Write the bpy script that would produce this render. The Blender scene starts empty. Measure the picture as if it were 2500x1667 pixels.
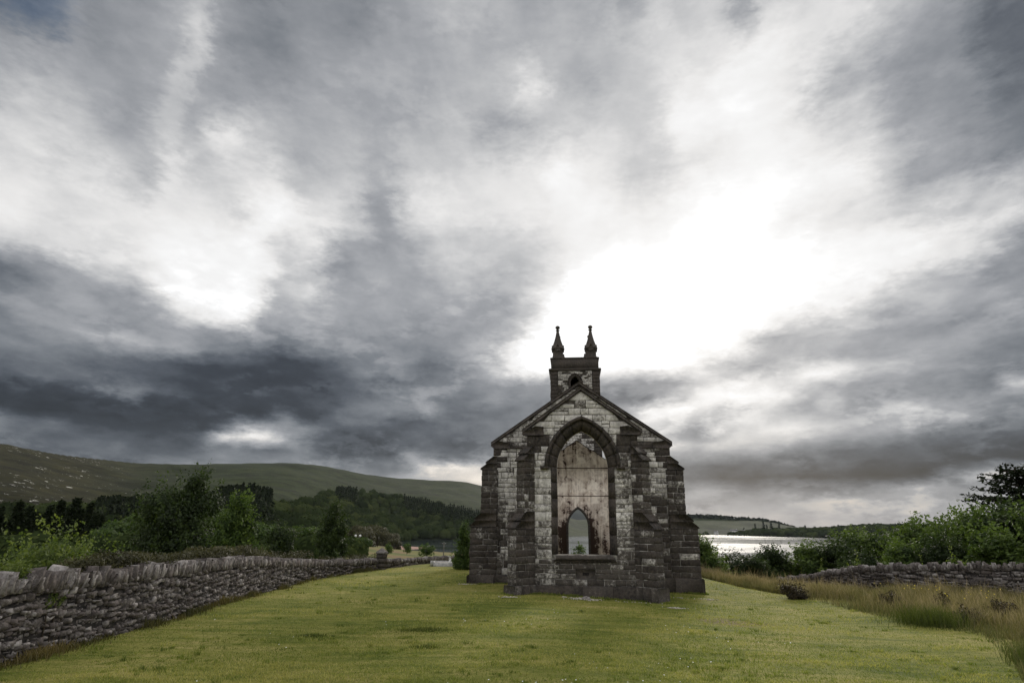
import bpy, math, random
import numpy as np
from mathutils import Vector, Matrix
from mathutils.geometry import tessellate_polygon

S = bpy.context.scene
COL = S.collection
rad = math.radians
rng = np.random.default_rng(7)
random.seed(7)

# ------------------------------------------------------------------ camera
cam_d = bpy.data.cameras.new('camera')
cam = bpy.data.objects.new('camera', cam_d)
COL.objects.link(cam)
cam_d.sensor_width = 36.0
cam_d.lens = 36.0 * 1500 / 2500
cam_d.clip_start = 0.1
cam_d.clip_end = 30000
cam.location = (0, 0, 3.0)
cam.rotation_euler = (Matrix.Rotation(rad(90 + 16.66), 3, 'X') @ Matrix.Rotation(rad(0.5), 3, 'Z')).to_euler()
S.camera = cam

# ------------------------------------------------------------------ picture settings
S.view_settings.view_transform = 'Standard'
S.view_settings.look = 'None'
S.view_settings.exposure = 0.55
S.view_settings.gamma = 1.0
S.view_settings.use_curve_mapping = False
S.cycles.max_bounces = 6
S.cycles.diffuse_bounces = 3
S.cycles.transparent_max_bounces = 6
SUN_AZ, SUN_EL = 18.0, 20.0


class NT:
    """small helper for node trees"""
    def __init__(self, tree):
        self.t = tree
        for n in list(tree.nodes):
            tree.nodes.remove(n)

    def n(self, typ, ins=None, **props):
        nd = self.t.nodes.new(typ)
        for k, v in props.items():
            setattr(nd, k, v)
        for k, v in (ins or {}).items():
            self.set(nd.inputs[k], v)
        return nd

    def set(self, sock, v):
        if isinstance(v, bpy.types.NodeSocket):
            self.t.links.new(v, sock)
        elif isinstance(v, bpy.types.Node):
            self.t.links.new(v.outputs[0], sock)
        else:
            sock.default_value = v

    def m(self, op, a, b=None, c=None, clamp=False):
        nd = self.t.nodes.new('ShaderNodeMath')
        nd.operation = op
        nd.use_clamp = clamp
        for i, v in enumerate((a, b, c)):
            if v is not None:
                self.set(nd.inputs[i], v)
        return nd.outputs[0]

    def vm(self, op, a, b=None):
        nd = self.t.nodes.new('ShaderNodeVectorMath')
        nd.operation = op
        self.set(nd.inputs[0], a)
        if b is not None:
            self.set(nd.inputs[1], b)
        return nd.outputs[0]

    def mix(self, f, a, b, blend='MIX'):
        nd = self.t.nodes.new('ShaderNodeMix')
        nd.data_type = 'RGBA'
        nd.blend_type = blend
        self.set(nd.inputs[0], f)
        self.set(nd.inputs[6], a)
        self.set(nd.inputs[7], b)
        return nd.outputs[2]

    def mixf(self, f, a, b):
        nd = self.t.nodes.new('ShaderNodeMix')
        nd.data_type = 'FLOAT'
        self.set(nd.inputs[0], f)
        self.set(nd.inputs[2], a)
        self.set(nd.inputs[3], b)
        return nd.outputs[0]

    def step(self, x, a, b, smooth=True):
        nd = self.t.nodes.new('ShaderNodeMapRange')
        nd.interpolation_type = 'SMOOTHSTEP' if smooth else 'LINEAR'
        self.set(nd.inputs[0], x)
        self.set(nd.inputs[1], a)
        self.set(nd.inputs[2], b)
        nd.inputs[3].default_value = 0.0
        nd.inputs[4].default_value = 1.0
        return nd.outputs[0]

    def noise(self, vec, scale, detail=4, rough=0.55, dist=0.0, out=0, lac=2.0):
        nd = self.t.nodes.new('ShaderNodeTexNoise')
        if vec is not None:
            self.set(nd.inputs['Vector'], vec)
        nd.inputs['Scale'].default_value = scale
        nd.inputs['Detail'].default_value = detail
        nd.inputs['Roughness'].default_value = rough
        nd.inputs['Lacunarity'].default_value = lac
        nd.inputs['Distortion'].default_value = dist
        return nd.outputs[out]

    def ramp(self, f, stops, interp='LINEAR'):
        nd = self.t.nodes.new('ShaderNodeValToRGB')
        cr = nd.color_ramp
        cr.interpolation = interp
        while len(cr.elements) < len(stops):
            cr.elements.new(0.5)
        for e, (p, c) in zip(cr.elements, sorted(stops)):
            e.position = p
            e.color = (*c, 1) if len(c) == 3 else c
        self.set(nd.inputs[0], f)
        return nd.outputs[0]


def lin(g):
    g = max(g, 0.0)
    return g / 12.92 if g <= 0.04045 else ((g + 0.055) / 1.055) ** 2.4


# ------------------------------------------------------------------ sky: broken overcast over a daylight sky
world = bpy.data.worlds.new('World')
S.world = world
world.use_nodes = True
W = NT(world.node_tree)
EXPO = 2 ** S.view_settings.exposure
CLOUD_EL = [0, 1, 2, 3, 4, 5, 6, 7, 8, 9, 10, 11.2, 12.5, 14, 15.5, 17, 18.5, 20, 22, 24, 26.5, 29, 32, 35.5, 39, 42.5, 46]
# cloud brightness (0-255): one row per elevation above; each row runs over bearings -48 to 0 and 0 to +48 degrees, 32 stops each
CLOUD = [
    [[145,145,145,145,145,145,145,145,145,145,145,146,146,146,146,146,146,146,146,146,146,148,152,155,158,160,163,165,167,168,167,165],[165,165,165,165,165,165,165,165,165,165,165,165,166,167,168,168,168,168,168,168,168,168,168,168,168,168,168,168,168,168,168,168]],
    [[137,138,138,138,139,139,139,140,140,141,142,143,143,143,143,143,143,143,143,143,143,145,149,152,155,158,161,164,167,168,167,165],[165,165,165,165,165,165,165,165,165,165,165,165,166,167,168,168,168,168,168,168,168,168,168,168,168,168,168,168,168,168,168,168]],
    [[128,128,129,130,130,131,131,132,132,136,140,143,143,143,143,144,146,147,148,149,150,152,155,158,162,167,171,176,177,176,172,168],[168,165,163,160,158,158,158,158,158,158,158,157,156,157,161,167,171,175,178,179,177,172,166,164,164,166,167,167,167,167,167,166]],
    [[118,119,120,121,122,123,123,124,124,129,134,138,140,142,143,144,146,147,149,150,152,154,157,159,164,173,181,188,188,184,177,171],[171,165,159,154,149,149,149,147,146,145,149,166,156,115,127,136,128,120,118,132,154,167,167,154,147,156,159,159,158,157,156,155]],
    [[109,110,111,112,113,114,115,116,117,120,125,129,135,140,143,143,143,144,144,145,145,144,143,140,143,162,188,207,209,222,207,171],[171,161,151,141,132,131,127,120,116,115,113,101,89,86,82,79,76,77,80,65,61,62,74,116,180,191,181,181,170,154,133,118]],
    [[122,119,117,115,114,112,110,108,108,107,108,111,114,116,121,127,132,134,137,138,139,133,128,126,132,141,181,207,219,213,189,165],[165,154,144,134,125,124,120,113,109,107,106,104,104,104,101,98,95,92,88,85,82,79,75,72,68,66,67,67,69,71,74,77]],
    [[135,139,131,124,125,124,116,106,103,103,99,95,93,94,111,131,119,110,119,130,101,91,91,92,100,143,113,116,106,128,137,136],[136,139,142,145,148,152,157,163,164,159,154,148,149,152,154,138,129,122,110,105,102,99,97,94,91,88,86,89,92,95,99,103]],
    [[59,59,59,81,112,132,105,108,98,81,79,79,79,80,116,190,225,221,174,129,90,83,83,85,88,94,96,96,97,102,112,120],[120,129,139,149,159,167,177,189,196,203,203,182,189,195,192,189,171,161,154,154,153,136,119,115,113,110,109,112,115,119,123,128]],
    [[64,60,59,59,59,59,58,58,59,60,61,62,63,65,75,96,126,143,141,137,114,97,96,94,105,109,108,107,110,112,116,120],[120,128,137,145,154,164,174,188,196,181,161,158,196,200,198,212,215,198,185,180,179,177,171,166,166,141,130,130,128,132,142,138]],
    [[101,96,87,76,65,61,63,70,71,69,68,65,63,63,64,65,66,74,123,81,93,109,121,113,90,84,97,109,110,111,113,117],[117,125,133,139,146,162,187,208,216,205,199,194,196,201,219,198,192,184,172,169,172,186,188,171,153,146,139,136,142,155,172,183]],
    [[115,111,107,104,100,97,107,108,114,123,125,115,93,75,73,70,68,68,70,76,88,109,126,130,133,135,160,116,110,111,113,117],[117,123,129,131,135,153,153,187,232,238,234,220,207,189,209,204,180,166,191,160,157,147,140,139,137,127,184,184,183,175,157,132]],
    [[132,128,123,119,115,113,111,110,106,102,98,91,83,81,80,80,81,81,82,84,89,97,106,115,131,152,140,123,119,135,149,125],[125,127,129,129,131,135,126,119,129,164,198,225,240,241,239,235,216,193,168,158,155,155,153,148,141,130,134,121,117,122,127,131]],
    [[132,137,140,136,132,132,134,135,130,123,113,101,92,84,81,80,79,78,78,80,88,99,109,118,122,126,133,141,149,146,142,142],[142,145,147,153,160,173,178,161,151,154,162,192,216,216,216,217,215,229,233,211,188,188,173,154,152,143,135,133,137,141,145,149]],
    [[130,179,181,148,131,143,157,167,170,168,168,165,157,144,129,112,98,85,82,89,102,119,134,140,139,130,122,125,146,161,191,235],[235,258,260,262,267,273,274,273,271,269,264,241,195,188,185,174,180,183,176,170,165,158,157,159,160,158,152,150,150,150,150,150]],
    [[115,110,108,109,143,159,158,161,152,149,149,152,159,160,155,152,145,137,135,144,148,148,144,142,143,145,147,148,157,176,193,235],[235,265,270,274,279,282,284,284,282,279,275,270,265,255,232,192,173,171,174,173,166,161,157,156,152,153,154,150,150,150,150,156]],
    [[170,151,131,118,112,124,144,152,146,147,158,180,216,220,238,231,166,166,167,166,160,155,152,150,151,149,148,149,156,169,181,191],[191,233,270,278,283,288,291,292,292,289,285,279,273,267,263,257,232,210,194,184,183,167,167,168,166,163,169,154,164,167,155,147]],
    [[210,196,183,172,158,145,146,166,176,183,213,251,257,258,258,258,228,181,183,177,168,163,160,159,162,162,161,160,164,160,164,181],[181,206,240,277,284,290,293,294,294,294,292,286,280,272,266,262,258,254,246,232,213,192,185,176,168,166,149,148,147,147,147,156]],
    [[227,224,218,209,203,202,210,212,212,214,222,233,246,242,238,248,232,191,190,201,172,167,167,164,164,164,164,167,170,158,163,180],[180,199,223,263,280,286,291,294,294,294,293,289,283,276,269,264,258,254,250,246,242,237,229,220,215,210,185,156,159,183,196,201]],
    [[222,225,227,227,227,218,215,217,220,224,230,236,241,239,239,239,228,205,200,181,157,156,162,161,161,165,176,184,183,180,180,181],[181,194,209,229,264,276,281,286,288,289,288,285,280,274,269,264,259,255,251,247,243,239,234,230,225,220,215,210,206,206,202,191]],
    [[213,216,219,221,221,214,212,214,215,217,220,224,227,228,236,243,217,207,219,192,162,157,160,160,162,177,193,198,197,192,189,189],[189,199,209,218,229,239,254,266,273,275,275,273,270,265,263,262,259,255,250,235,222,215,207,200,196,193,192,191,177,162,147,138]],
    [[197,203,207,208,205,203,204,203,187,181,212,211,211,209,208,230,245,241,228,219,196,179,159,159,174,185,195,197,196,196,196,198],[198,203,212,220,226,229,232,234,237,239,243,250,255,256,255,253,250,239,227,223,218,210,200,179,160,159,147,136,134,128,122,121]],
    [[164,171,184,198,196,188,180,176,183,190,213,199,192,202,206,211,217,203,197,203,201,180,157,173,204,216,219,219,218,217,218,219],[219,222,225,231,232,232,231,229,225,226,231,237,243,246,247,247,248,247,243,236,235,227,206,194,181,166,155,146,131,125,125,123]],
    [[138,160,161,166,172,171,170,161,161,184,180,170,199,222,208,196,184,176,176,181,182,175,167,179,189,192,196,200,205,209,213,218],[218,221,227,242,237,223,218,209,200,198,203,211,215,220,227,233,237,235,228,219,209,204,202,183,164,157,154,145,124,116,114,112]],
    [[96,96,106,125,148,149,151,157,165,170,191,165,157,157,161,167,173,172,172,172,167,164,165,171,176,179,181,186,179,166,167,172],[172,183,192,197,203,205,207,203,199,200,213,234,238,234,239,245,243,236,226,213,185,170,170,161,154,149,146,139,119,112,110,110]],
    [[96,103,122,143,146,148,150,152,159,174,192,160,146,142,142,144,150,156,160,164,167,170,173,173,172,170,169,173,178,183,187,200],[200,219,213,189,182,180,188,192,193,196,203,208,212,215,219,222,224,228,227,221,218,217,210,196,183,173,158,145,129,115,111,110]],
    [[101,115,138,146,148,149,151,154,157,160,155,148,143,140,142,144,146,148,145,143,145,153,161,164,167,169,172,172,171,171,172,172],[172,175,177,181,184,187,191,194,197,204,208,206,198,198,200,188,166,197,197,203,210,216,216,209,195,183,167,154,139,123,113,110]],
    [[111,135,146,147,149,150,153,156,159,157,151,145,142,141,142,144,147,147,146,145,149,156,163,168,175,181,185,183,180,175,173,171],[171,168,168,171,175,175,175,175,175,178,191,193,190,195,200,199,165,195,195,200,206,213,218,214,204,191,177,162,150,135,120,113]],
]
tc = W.n('ShaderNodeTexCoord')
sep = W.n('ShaderNodeSeparateXYZ', {0: tc.outputs['Generated']})
dx, dy, dz = sep.outputs
az = W.m('MULTIPLY', W.m('ARCTAN2', dx, dy), 180 / math.pi)
el = W.m('MULTIPLY', W.m('ARCSINE', dz), 180 / math.pi)
# position on the cloud deck (streaks run together towards the horizon)
inv = W.m('DIVIDE', 1.0, W.m('ADD', W.m('MAXIMUM', dz, 0.0), 0.13))
deck = W.n('ShaderNodeCombineXYZ', {0: W.m('MULTIPLY', dx, inv), 1: W.m('MULTIPLY', dy, inv), 2: 0.0}).outputs[0]
ang = W.n('ShaderNodeCombineXYZ', {0: W.m('MULTIPLY', az, 0.1), 1: W.m('MULTIPLY', el, 0.22), 2: 3.7}).outputs[0]
warp1 = W.vm('SUBTRACT', W.noise(deck, 2.0, 3, 0.5, out=1), (0.5, 0.5, 0.5))
warp2 = W.vm('SUBTRACT', W.noise(ang, 1.7, 7, 0.62, out=1), (0.5, 0.5, 0.5))
s1 = W.n('ShaderNodeSeparateXYZ', {0: warp1}).outputs
s2 = W.n('ShaderNodeSeparateXYZ', {0: warp2}).outputs
hi = W.step(el, 0.0, 30.0)
warp3 = W.vm('SUBTRACT', W.noise(ang, 6.5, 8, 0.66, out=1), (0.5, 0.5, 0.5))
s3 = W.n('ShaderNodeSeparateXYZ', {0: warp3}).outputs
wa = W.m('ADD', W.m('MULTIPLY', s1[0], W.mixf(hi, 1.5, 4.5)), W.m('MULTIPLY_ADD', s2[0], W.mixf(hi, 1.8, 4.0), W.m('MULTIPLY', s3[0], W.mixf(hi, 2.6, 3.4))))
we = W.m('ADD', W.m('MULTIPLY', s1[1], W.mixf(hi, 0.2, 3.5)), W.m('MULTIPLY_ADD', s2[1], W.mixf(hi, 0.5, 3.2), W.m('MULTIPLY', s3[1], W.mixf(hi, 0.6, 2.6))))
azw = W.m('ADD', az, wa)
elw = W.m('ADD', el, we)
t0 = W.m('DIVIDE', W.m('ADD', azw, 48.0), 48.0, clamp=True)
t1 = W.m('DIVIDE', azw, 48.0, clamp=True)
side = W.m('GREATER_THAN', azw, 0.0)
rows = []
for g in range(0, len(CLOUD), 3):
    half = []
    for hf, tt in ((0, t0), (1, t1)):
        stops = [(k / 31.0, tuple(CLOUD[min(g + c, len(CLOUD) - 1)][hf][k] / 255.0 for c in range(3))) for k in range(32)]
        half.append(W.ramp(tt, stops, 'CARDINAL'))
    rows += list(W.n('ShaderNodeSeparateColor', {0: W.mix(side, half[0], half[1])}).outputs)[:3]
L = rows[0]
for i in range(1, len(CLOUD)):
    L = W.mixf(W.step(elw, CLOUD_EL[i - 1], CLOUD_EL[i], smooth=False), L, rows[i])
# beyond the view an even, brighter overcast, raised to light the church front
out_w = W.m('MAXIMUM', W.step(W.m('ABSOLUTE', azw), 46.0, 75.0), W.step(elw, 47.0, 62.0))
# light in the cloud deck is uneven: lift its contrast a little round middle grey
Lc = W.m('MULTIPLY_ADD', W.m('SUBTRACT', L, 0.68), 1.15, 0.68)
L = W.mixf(W.step(L, 0.86, 0.99), Lc, L)
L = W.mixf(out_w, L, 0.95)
fbm = W.noise(W.n('ShaderNodeMapping', {0: deck, 2: (0, 0, rad(-8)), 3: (1.5, 0.55, 1.0)}).outputs[0], 3.4, 7, 0.55, dist=0.25)
bil = W.noise(ang, 3.2, 9, 0.60, dist=0.15)
mid = W.m('SUBTRACT', 1.0, W.step(L, 0.78, 1.0))
det = W.m('ADD', W.m('MULTIPLY', W.m('SUBTRACT', fbm, 0.5), W.mixf(hi, 0.10, 0.24)),
          W.m('MULTIPLY', W.m('SUBTRACT', bil, 0.5), W.mixf(hi, 0.30, 0.12)))
puff = W.m('SUBTRACT', W.step(W.noise(ang, 4.0, 9, 0.60, dist=0.12), 0.42, 0.60), 0.5)
puff = W.m('MULTIPLY', puff, W.step(W.noise(ang, 1.3, 3, 0.5), 0.44, 0.60))
det = W.m('MULTIPLY_ADD', puff, W.mixf(hi, 0.12, 0.03), det)
L = W.m('ADD', L, W.m('MULTIPLY', det, W.mixf(mid, 0.30, 1.0)))
tone = W.ramp(L, [(0.0, (lin(.05), lin(.055), lin(.06))), (0.25, (lin(.222), lin(.239), lin(.268))),
                  (0.36, (lin(.333), lin(.353), lin(.384))),
                  (0.5, (lin(.482), lin(.499), lin(.522))), (0.65, (lin(.642), lin(.65), lin(.665))),
                  (0.8, (lin(.81), lin(.81), lin(.812))), (0.90, (lin(.925), lin(.92), lin(.915))), (0.985, (1, 1, 1))])
warm = W.m('MULTIPLY', W.step(el, 9.0, 1.0), W.step(L, 0.62, 0.88))
tone = W.mix(warm, tone, (1.0, 0.90, 0.78, 1), 'MULTIPLY')
glare = W.m('MULTIPLY_ADD', W.step(L, 0.95, 1.18), 1.0, 1.0 / EXPO)
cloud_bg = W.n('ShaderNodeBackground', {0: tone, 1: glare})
nish = W.n('ShaderNodeTexSky', sky_type='NISHITA', sun_disc=False, sun_elevation=rad(SUN_EL), sun_rotation=rad(SUN_AZ))
sky_bg = W.n('ShaderNodeBackground', {0: nish, 1: 0.06})
# thin cloud at the far upper left lets blue sky show through
hole_d = W.m('SQRT', W.m('ADD', W.m('POWER', W.m('DIVIDE', W.m('SUBTRACT', azw, -45.5), 4.0), 2.0),
                         W.m('POWER', W.m('DIVIDE', W.m('SUBTRACT', elw, 36.5), 2.6), 2.0)))
cover = W.mixf(W.step(hole_d, 1.3, 0.5), 0.97, 0.55)
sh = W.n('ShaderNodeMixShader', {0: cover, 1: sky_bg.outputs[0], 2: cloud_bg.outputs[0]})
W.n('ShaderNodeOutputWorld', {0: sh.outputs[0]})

# ------------------------------------------------------------------ sun behind thin cloud
sun_d = bpy.data.lights.new('sun', 'SUN')
sun_d.energy = 1.5
sun_d.angle = rad(11)
sun_d.color = (1.0, 0.93, 0.82)
sun = bpy.data.objects.new('sun', sun_d)
COL.objects.link(sun)
sd = Vector((math.sin(rad(SUN_AZ)) * math.cos(rad(SUN_EL)), math.cos(rad(SUN_AZ)) * math.cos(rad(SUN_EL)), math.sin(rad(SUN_EL))))
sun.rotation_euler = sd.to_track_quat('Z', 'Y').to_euler()
sun.location = sd * 50

# ------------------------------------------------------------------ mesh helpers
def mk(name, V, F, mat, parent=None, smooth=False, tone=None, attrs=None):
    """one mesh object from numpy arrays; F is an (m,k) array or a list of them"""
    V = np.asarray(V, dtype=np.float32)
    Fs = [np.asarray(f, dtype=np.int32) for f in (F if isinstance(F, list) else [F]) if len(f)]
    me = bpy.data.meshes.new(name)
    me.vertices.add(len(V))
    me.vertices.foreach_set('co', V.ravel())
    cnt = np.concatenate([np.full(len(f), f.shape[1], dtype=np.int32) for f in Fs])
    idx = np.concatenate([f.ravel() for f in Fs])
    me.loops.add(len(idx))
    me.loops.foreach_set('vertex_index', idx)
    me.polygons.add(len(cnt))
    me.polygons.foreach_set('loop_start', np.concatenate([[0], np.cumsum(cnt)[:-1]]).astype(np.int32))
    me.polygons.foreach_set('loop_total', cnt)
    if smooth:
        me.polygons.foreach_set('use_smooth', np.ones(len(cnt), dtype=bool))
    me.update(calc_edges=True)
    for k, v in list((attrs or {}).items()) + ([('tone', tone)] if tone is not None else []):
        a = me.attributes.new(k, 'FLOAT', 'POINT')
        v = np.full(len(V), v, dtype=np.float32) if np.isscalar(v) else np.asarray(v, dtype=np.float32)
        a.data.foreach_set('value', v)
    me.materials.append(mat)
    o = bpy.data.objects.new(name, me)
    COL.objects.link(o)
    if parent:
        o.parent = parent
    return o


class MB:
    """collects pieces that become one mesh"""
    def __init__(self):
        self.V, self.F, self.T, self.k = [], {}, [], 0

    def add(self, V, F, tone=0.5):
        V = np.asarray(V, dtype=np.float32)
        for f in (F if isinstance(F, list) else [F]):
            f = np.asarray(f, dtype=np.int32)
            if len(f):
                self.F.setdefault(f.shape[1], []).append(f + self.k)
        self.V.append(V)
        self.T.append(np.full(len(V), tone, dtype=np.float32) if np.isscalar(tone) else np.asarray(tone, dtype=np.float32))
        self.k += len(V)
        return self

    def build(self, name, mat, parent=None, smooth=False):
        return mk(name, np.concatenate(self.V), [np.concatenate(v) for v in self.F.values()], mat, parent, smooth, np.concatenate(self.T))


def tag(o, label=None, cat=None, group=None, kind=None):
    for k, v in (('label', label), ('category', cat), ('group', group), ('kind', kind)):
        if v:
            o[k] = v
    return o


def thing(name, label, cat, loc=(0, 0, 0), rz=0.0, group=None):
    o = bpy.data.objects.new(name, None)
    o.empty_display_size = 0.2
    COL.objects.link(o)
    o.location = loc
    o.rotation_euler = (0, 0, rz)
    return tag(o, label, cat, group)


def dup(root, loc, rz=0.0, scale=(1, 1, 1), label=None, group=None):
    r = root.copy()
    COL.objects.link(r)
    r.location, r.rotation_euler, r.scale = loc, (0, 0, rz), scale
    if label:
        r['label'] = label
    if group:
        r['group'] = group
    for ch in list(root.children):
        c = ch.copy()
        COL.objects.link(c)
        c.parent = r
        for g in list(ch.children):
            d = g.copy()
            COL.objects.link(d)
            d.parent = c
    return r


BOXF = np.array([[0, 3, 2, 1], [4, 5, 6, 7], [0, 1, 5, 4], [1, 2, 6, 5], [2, 3, 7, 6], [3, 0, 4, 7]])


def box(x0, x1, y0, y1, z0, z1):
    return np.array([[x0, y0, z0], [x1, y0, z0], [x1, y1, z0], [x0, y1, z0], [x0, y0, z1], [x1, y0, z1], [x1, y1, z1], [x0, y1, z1]]), BOXF


def prism(poly, frame, d0, d1, holes=()):
    """polygon (u,v) with holes, thickened along the frame normal from d0 to d1"""
    o, eu, ev, en = [np.asarray(a, float) for a in frame]
    loops = [list(poly)] + [list(h) for h in holes]
    pts = [p for l in loops for p in l]
    tris = np.array(tessellate_polygon([[Vector((p[0], p[1], 0)) for p in l] for l in loops]))
    P = np.array(pts, float)
    base = o + P[:, :1] * eu + P[:, 1:2] * ev
    n = len(P)
    V = np.concatenate([base + en * d0, base + en * d1])
    Q, k = [], 0
    for l in loops:
        m = len(l)
        for i in range(m):
            a, b = k + i, k + (i + 1) % m
            Q.append([a, b, b + n, a + n])
        k += m
    return V, [np.concatenate([tris, tris[:, ::-1] + n]), np.array(Q)]


def tube(P, R, k=6):
    """tapered tube along points"""
    P = np.asarray(P, float)
    R = np.broadcast_to(np.asarray(R, float), (len(P),))
    T = np.gradient(P, axis=0)
    T /= np.linalg.norm(T, axis=1)[:, None] + 1e-9
    up = np.where(np.abs(T[:, 2:3]) > 0.9, np.array([[1., 0, 0]]), np.array([[0, 0, 1.]]))
    A = np.cross(T, up)
    A /= np.linalg.norm(A, axis=1)[:, None] + 1e-9
    B = np.cross(T, A)
    th = np.arange(k) * 2 * math.pi / k
    V = P[:, None] + R[:, None, None] * (np.cos(th)[None, :, None] * A[:, None] + np.sin(th)[None, :, None] * B[:, None])
    n = len(P)
    i = np.arange(n - 1)[:, None] * k
    j = np.arange(k)[None]
    Q = np.stack([i + j, i + (j + 1) % k, i + k + (j + 1) % k, i + k + j], -1).reshape(-1, 4)
    V = np.concatenate([V.reshape(-1, 3), P[:1], P[-1:]])
    a = np.arange(k)
    caps = np.concatenate([np.stack([np.full(k, n * k), (a + 1) % k, a], -1),
                           np.stack([np.full(k, n * k + 1), (n - 1) * k + a, (n - 1) * k + (a + 1) % k], -1)])
    return V, [Q, caps]


def lathe(prof, k=8, c=(0, 0, 0), rot=0.0):
    """profile of (radius, z) turned round a vertical axis"""
    prof = np.asarray(prof, float)
    th = np.arange(k) * 2 * math.pi / k + rot
    V = np.stack([prof[:, None, 0] * np.cos(th) + c[0], prof[:, None, 0] * np.sin(th) + c[1],
                  np.repeat(prof[:, 1:2], k, 1) + c[2]], -1).reshape(-1, 3)
    i = np.arange(len(prof) - 1)[:, None] * k
    j = np.arange(k)[None]
    return V, np.stack([i + j, i + (j + 1) % k, i + k + (j + 1) % k, i + k + j], -1).reshape(-1, 4)


def vnoise(x, y, seed=0):
    """smooth value noise on numpy arrays, about -1..1"""
    xi, yi = np.floor(x).astype(np.int64), np.floor(y).astype(np.int64)
    fx, fy = x - xi, y - yi
    fx, fy = fx * fx * (3 - 2 * fx), fy * fy * (3 - 2 * fy)

    def h(a, b):
        n = (a * 374761393 + b * 668265263 + seed * 1442695041) & 0x7fffffff
        n = ((n ^ (n >> 13)) * 1274126177) & 0x7fffffff
        n = n ^ (n >> 16)
        return (n & 0xffff) / 32767.5 - 1.0
    return ((h(xi, yi) * (1 - fx) + h(xi + 1, yi) * fx) * (1 - fy) + (h(xi, yi + 1) * (1 - fx) + h(xi + 1, yi + 1) * fx) * fy)


def fnoise(x, y, seed=0, oct=4):
    s, a, f = 0, 1.0, 1.0
    for i in range(oct):
        s = s + a * vnoise(x * f, y * f, seed + i * 17)
        a *= 0.5
        f *= 2.03
    return s


# ------------------------------------------------------------------ materials
def new_mat(name):
    m = bpy.data.materials.new(name)
    m.use_nodes = True
    return m, NT(m.node_tree)


def finish(N, color, rough=0.9, bump=None, strength=0.4, dist=0.02, spec=0.2, extra=None):
    b = N.n('ShaderNodeBsdfPrincipled')
    N.set(b.inputs['Base Color'], color)
    N.set(b.inputs['Roughness'], rough)
    b.inputs['Specular IOR Level'].default_value = spec
    if bump is not None:
        bn = N.n('ShaderNodeBump', {'Height': bump, 'Strength': strength, 'Distance': dist})
        N.t.links.new(bn.outputs[0], b.inputs['Normal'])
    for k, v in (extra or {}).items():
        N.set(b.inputs[k], v)
    N.n('ShaderNodeOutputMaterial', {0: b.outputs[0]})
    return b


def obj_pos(N):
    return N.n('ShaderNodeNewGeometry').outputs['Position']


def attr(N, name):
    return N.n('ShaderNodeAttribute', attribute_name=name).outputs['Fac']


def stone_mat(name, dark, brown, white, bias=0.0, crisp=0.19, scale=1.0):
    """weathered ashlar: tone tells how much of the stone's pale face shows through the black crust"""
    m, N = new_mat(name)
    P = obj_pos(N)
    t = attr(N, 'tone')
    fine = N.noise(P, 9.0 * scale, 7, 0.68)
    st = N.n('ShaderNodeMapping', {0: P, 3: (1.0, 1.0, 0.35)}).outputs[0]
    mid = N.noise(st, 2.6 * scale, 5, 0.6, dist=0.6)
    speck = N.noise(P, 34.0 * scale, 3, 0.6)
    v = N.m('ADD', N.m('MULTIPLY', fine, 1.05), N.m('MULTIPLY', mid, 0.65))
    v = N.m('ADD', v, N.m('MULTIPLY', N.m('SUBTRACT', speck, 0.5), 0.5))
    run = N.noise(N.n('ShaderNodeMapping', {0: P, 3: (1.0, 1.0, 0.28)}).outputs[0], 1.5, 5, 0.6, dist=0.4)
    v = N.m('ADD', v, N.m('MULTIPLY', N.m('SUBTRACT', run, 0.5), 0.9))
    th = N.m('SUBTRACT', 1.34 - bias, t)
    f = N.step(v, N.m('SUBTRACT', th, crisp), N.m('ADD', th, crisp))
    big = N.noise(P, 1.3, 4, 0.6)
    base = N.mix(N.step(big, 0.38, 0.66), (*dark, 1), (*brown, 1))
    base = N.mix(N.m('MULTIPLY', N.step(fine, 0.35, 0.75), 0.7), base, (*[c * 2.4 for c in brown], 1))
    base = N.mix(N.m('MULTIPLY', N.step(speck, 0.60, 0.72), 0.35), base, (0.30, 0.29, 0.27, 1))
    wc = N.mix(N.step(mid, 0.3, 0.7), (*white, 1), (*[c * 0.5 for c in white], 1))
    base = N.mix(N.m('MULTIPLY', t, 0.8), base, (0.17, 0.155, 0.14, 1))
    f = N.m('MULTIPLY', f, N.m('ADD', 0.72, N.m('MULTIPLY', N.step(fine, 0.40, 0.60), 0.28)))
    col = N.mix(f, base, wc)
    h = N.m('ADD', N.m('MULTIPLY', fine, 1.0), N.m('MULTIPLY', speck, 0.35))
    finish(N, col, 0.92, h, 0.75, 0.03)
    return m


M = {}
M['ashlar'] = stone_mat('weathered_ashlar', (0.020, 0.018, 0.017), (0.046, 0.038, 0.033), (0.80, 0.77, 0.73))
M['dressing'] = stone_mat('dark_sandstone', (0.020, 0.019, 0.018), (0.052, 0.043, 0.037), (0.40, 0.38, 0.35), bias=-0.05)
M['rubble'] = stone_mat('rubble_stone', (0.030, 0.027, 0.027), (0.088, 0.074, 0.071), (0.46, 0.43, 0.42), bias=-0.03, crisp=0.24)


def simple_mat(name, c1, c2, scale=6.0, rough=0.9, bump=0.4, dist=0.02):
    m, N = new_mat(name)
    P = obj_pos(N)
    n = N.noise(P, scale, 6, 0.62)
    finish(N, N.mix(N.step(n, 0.32, 0.68), (*c1, 1), (*c2, 1)), rough, n, bump, dist)
    return m


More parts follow.
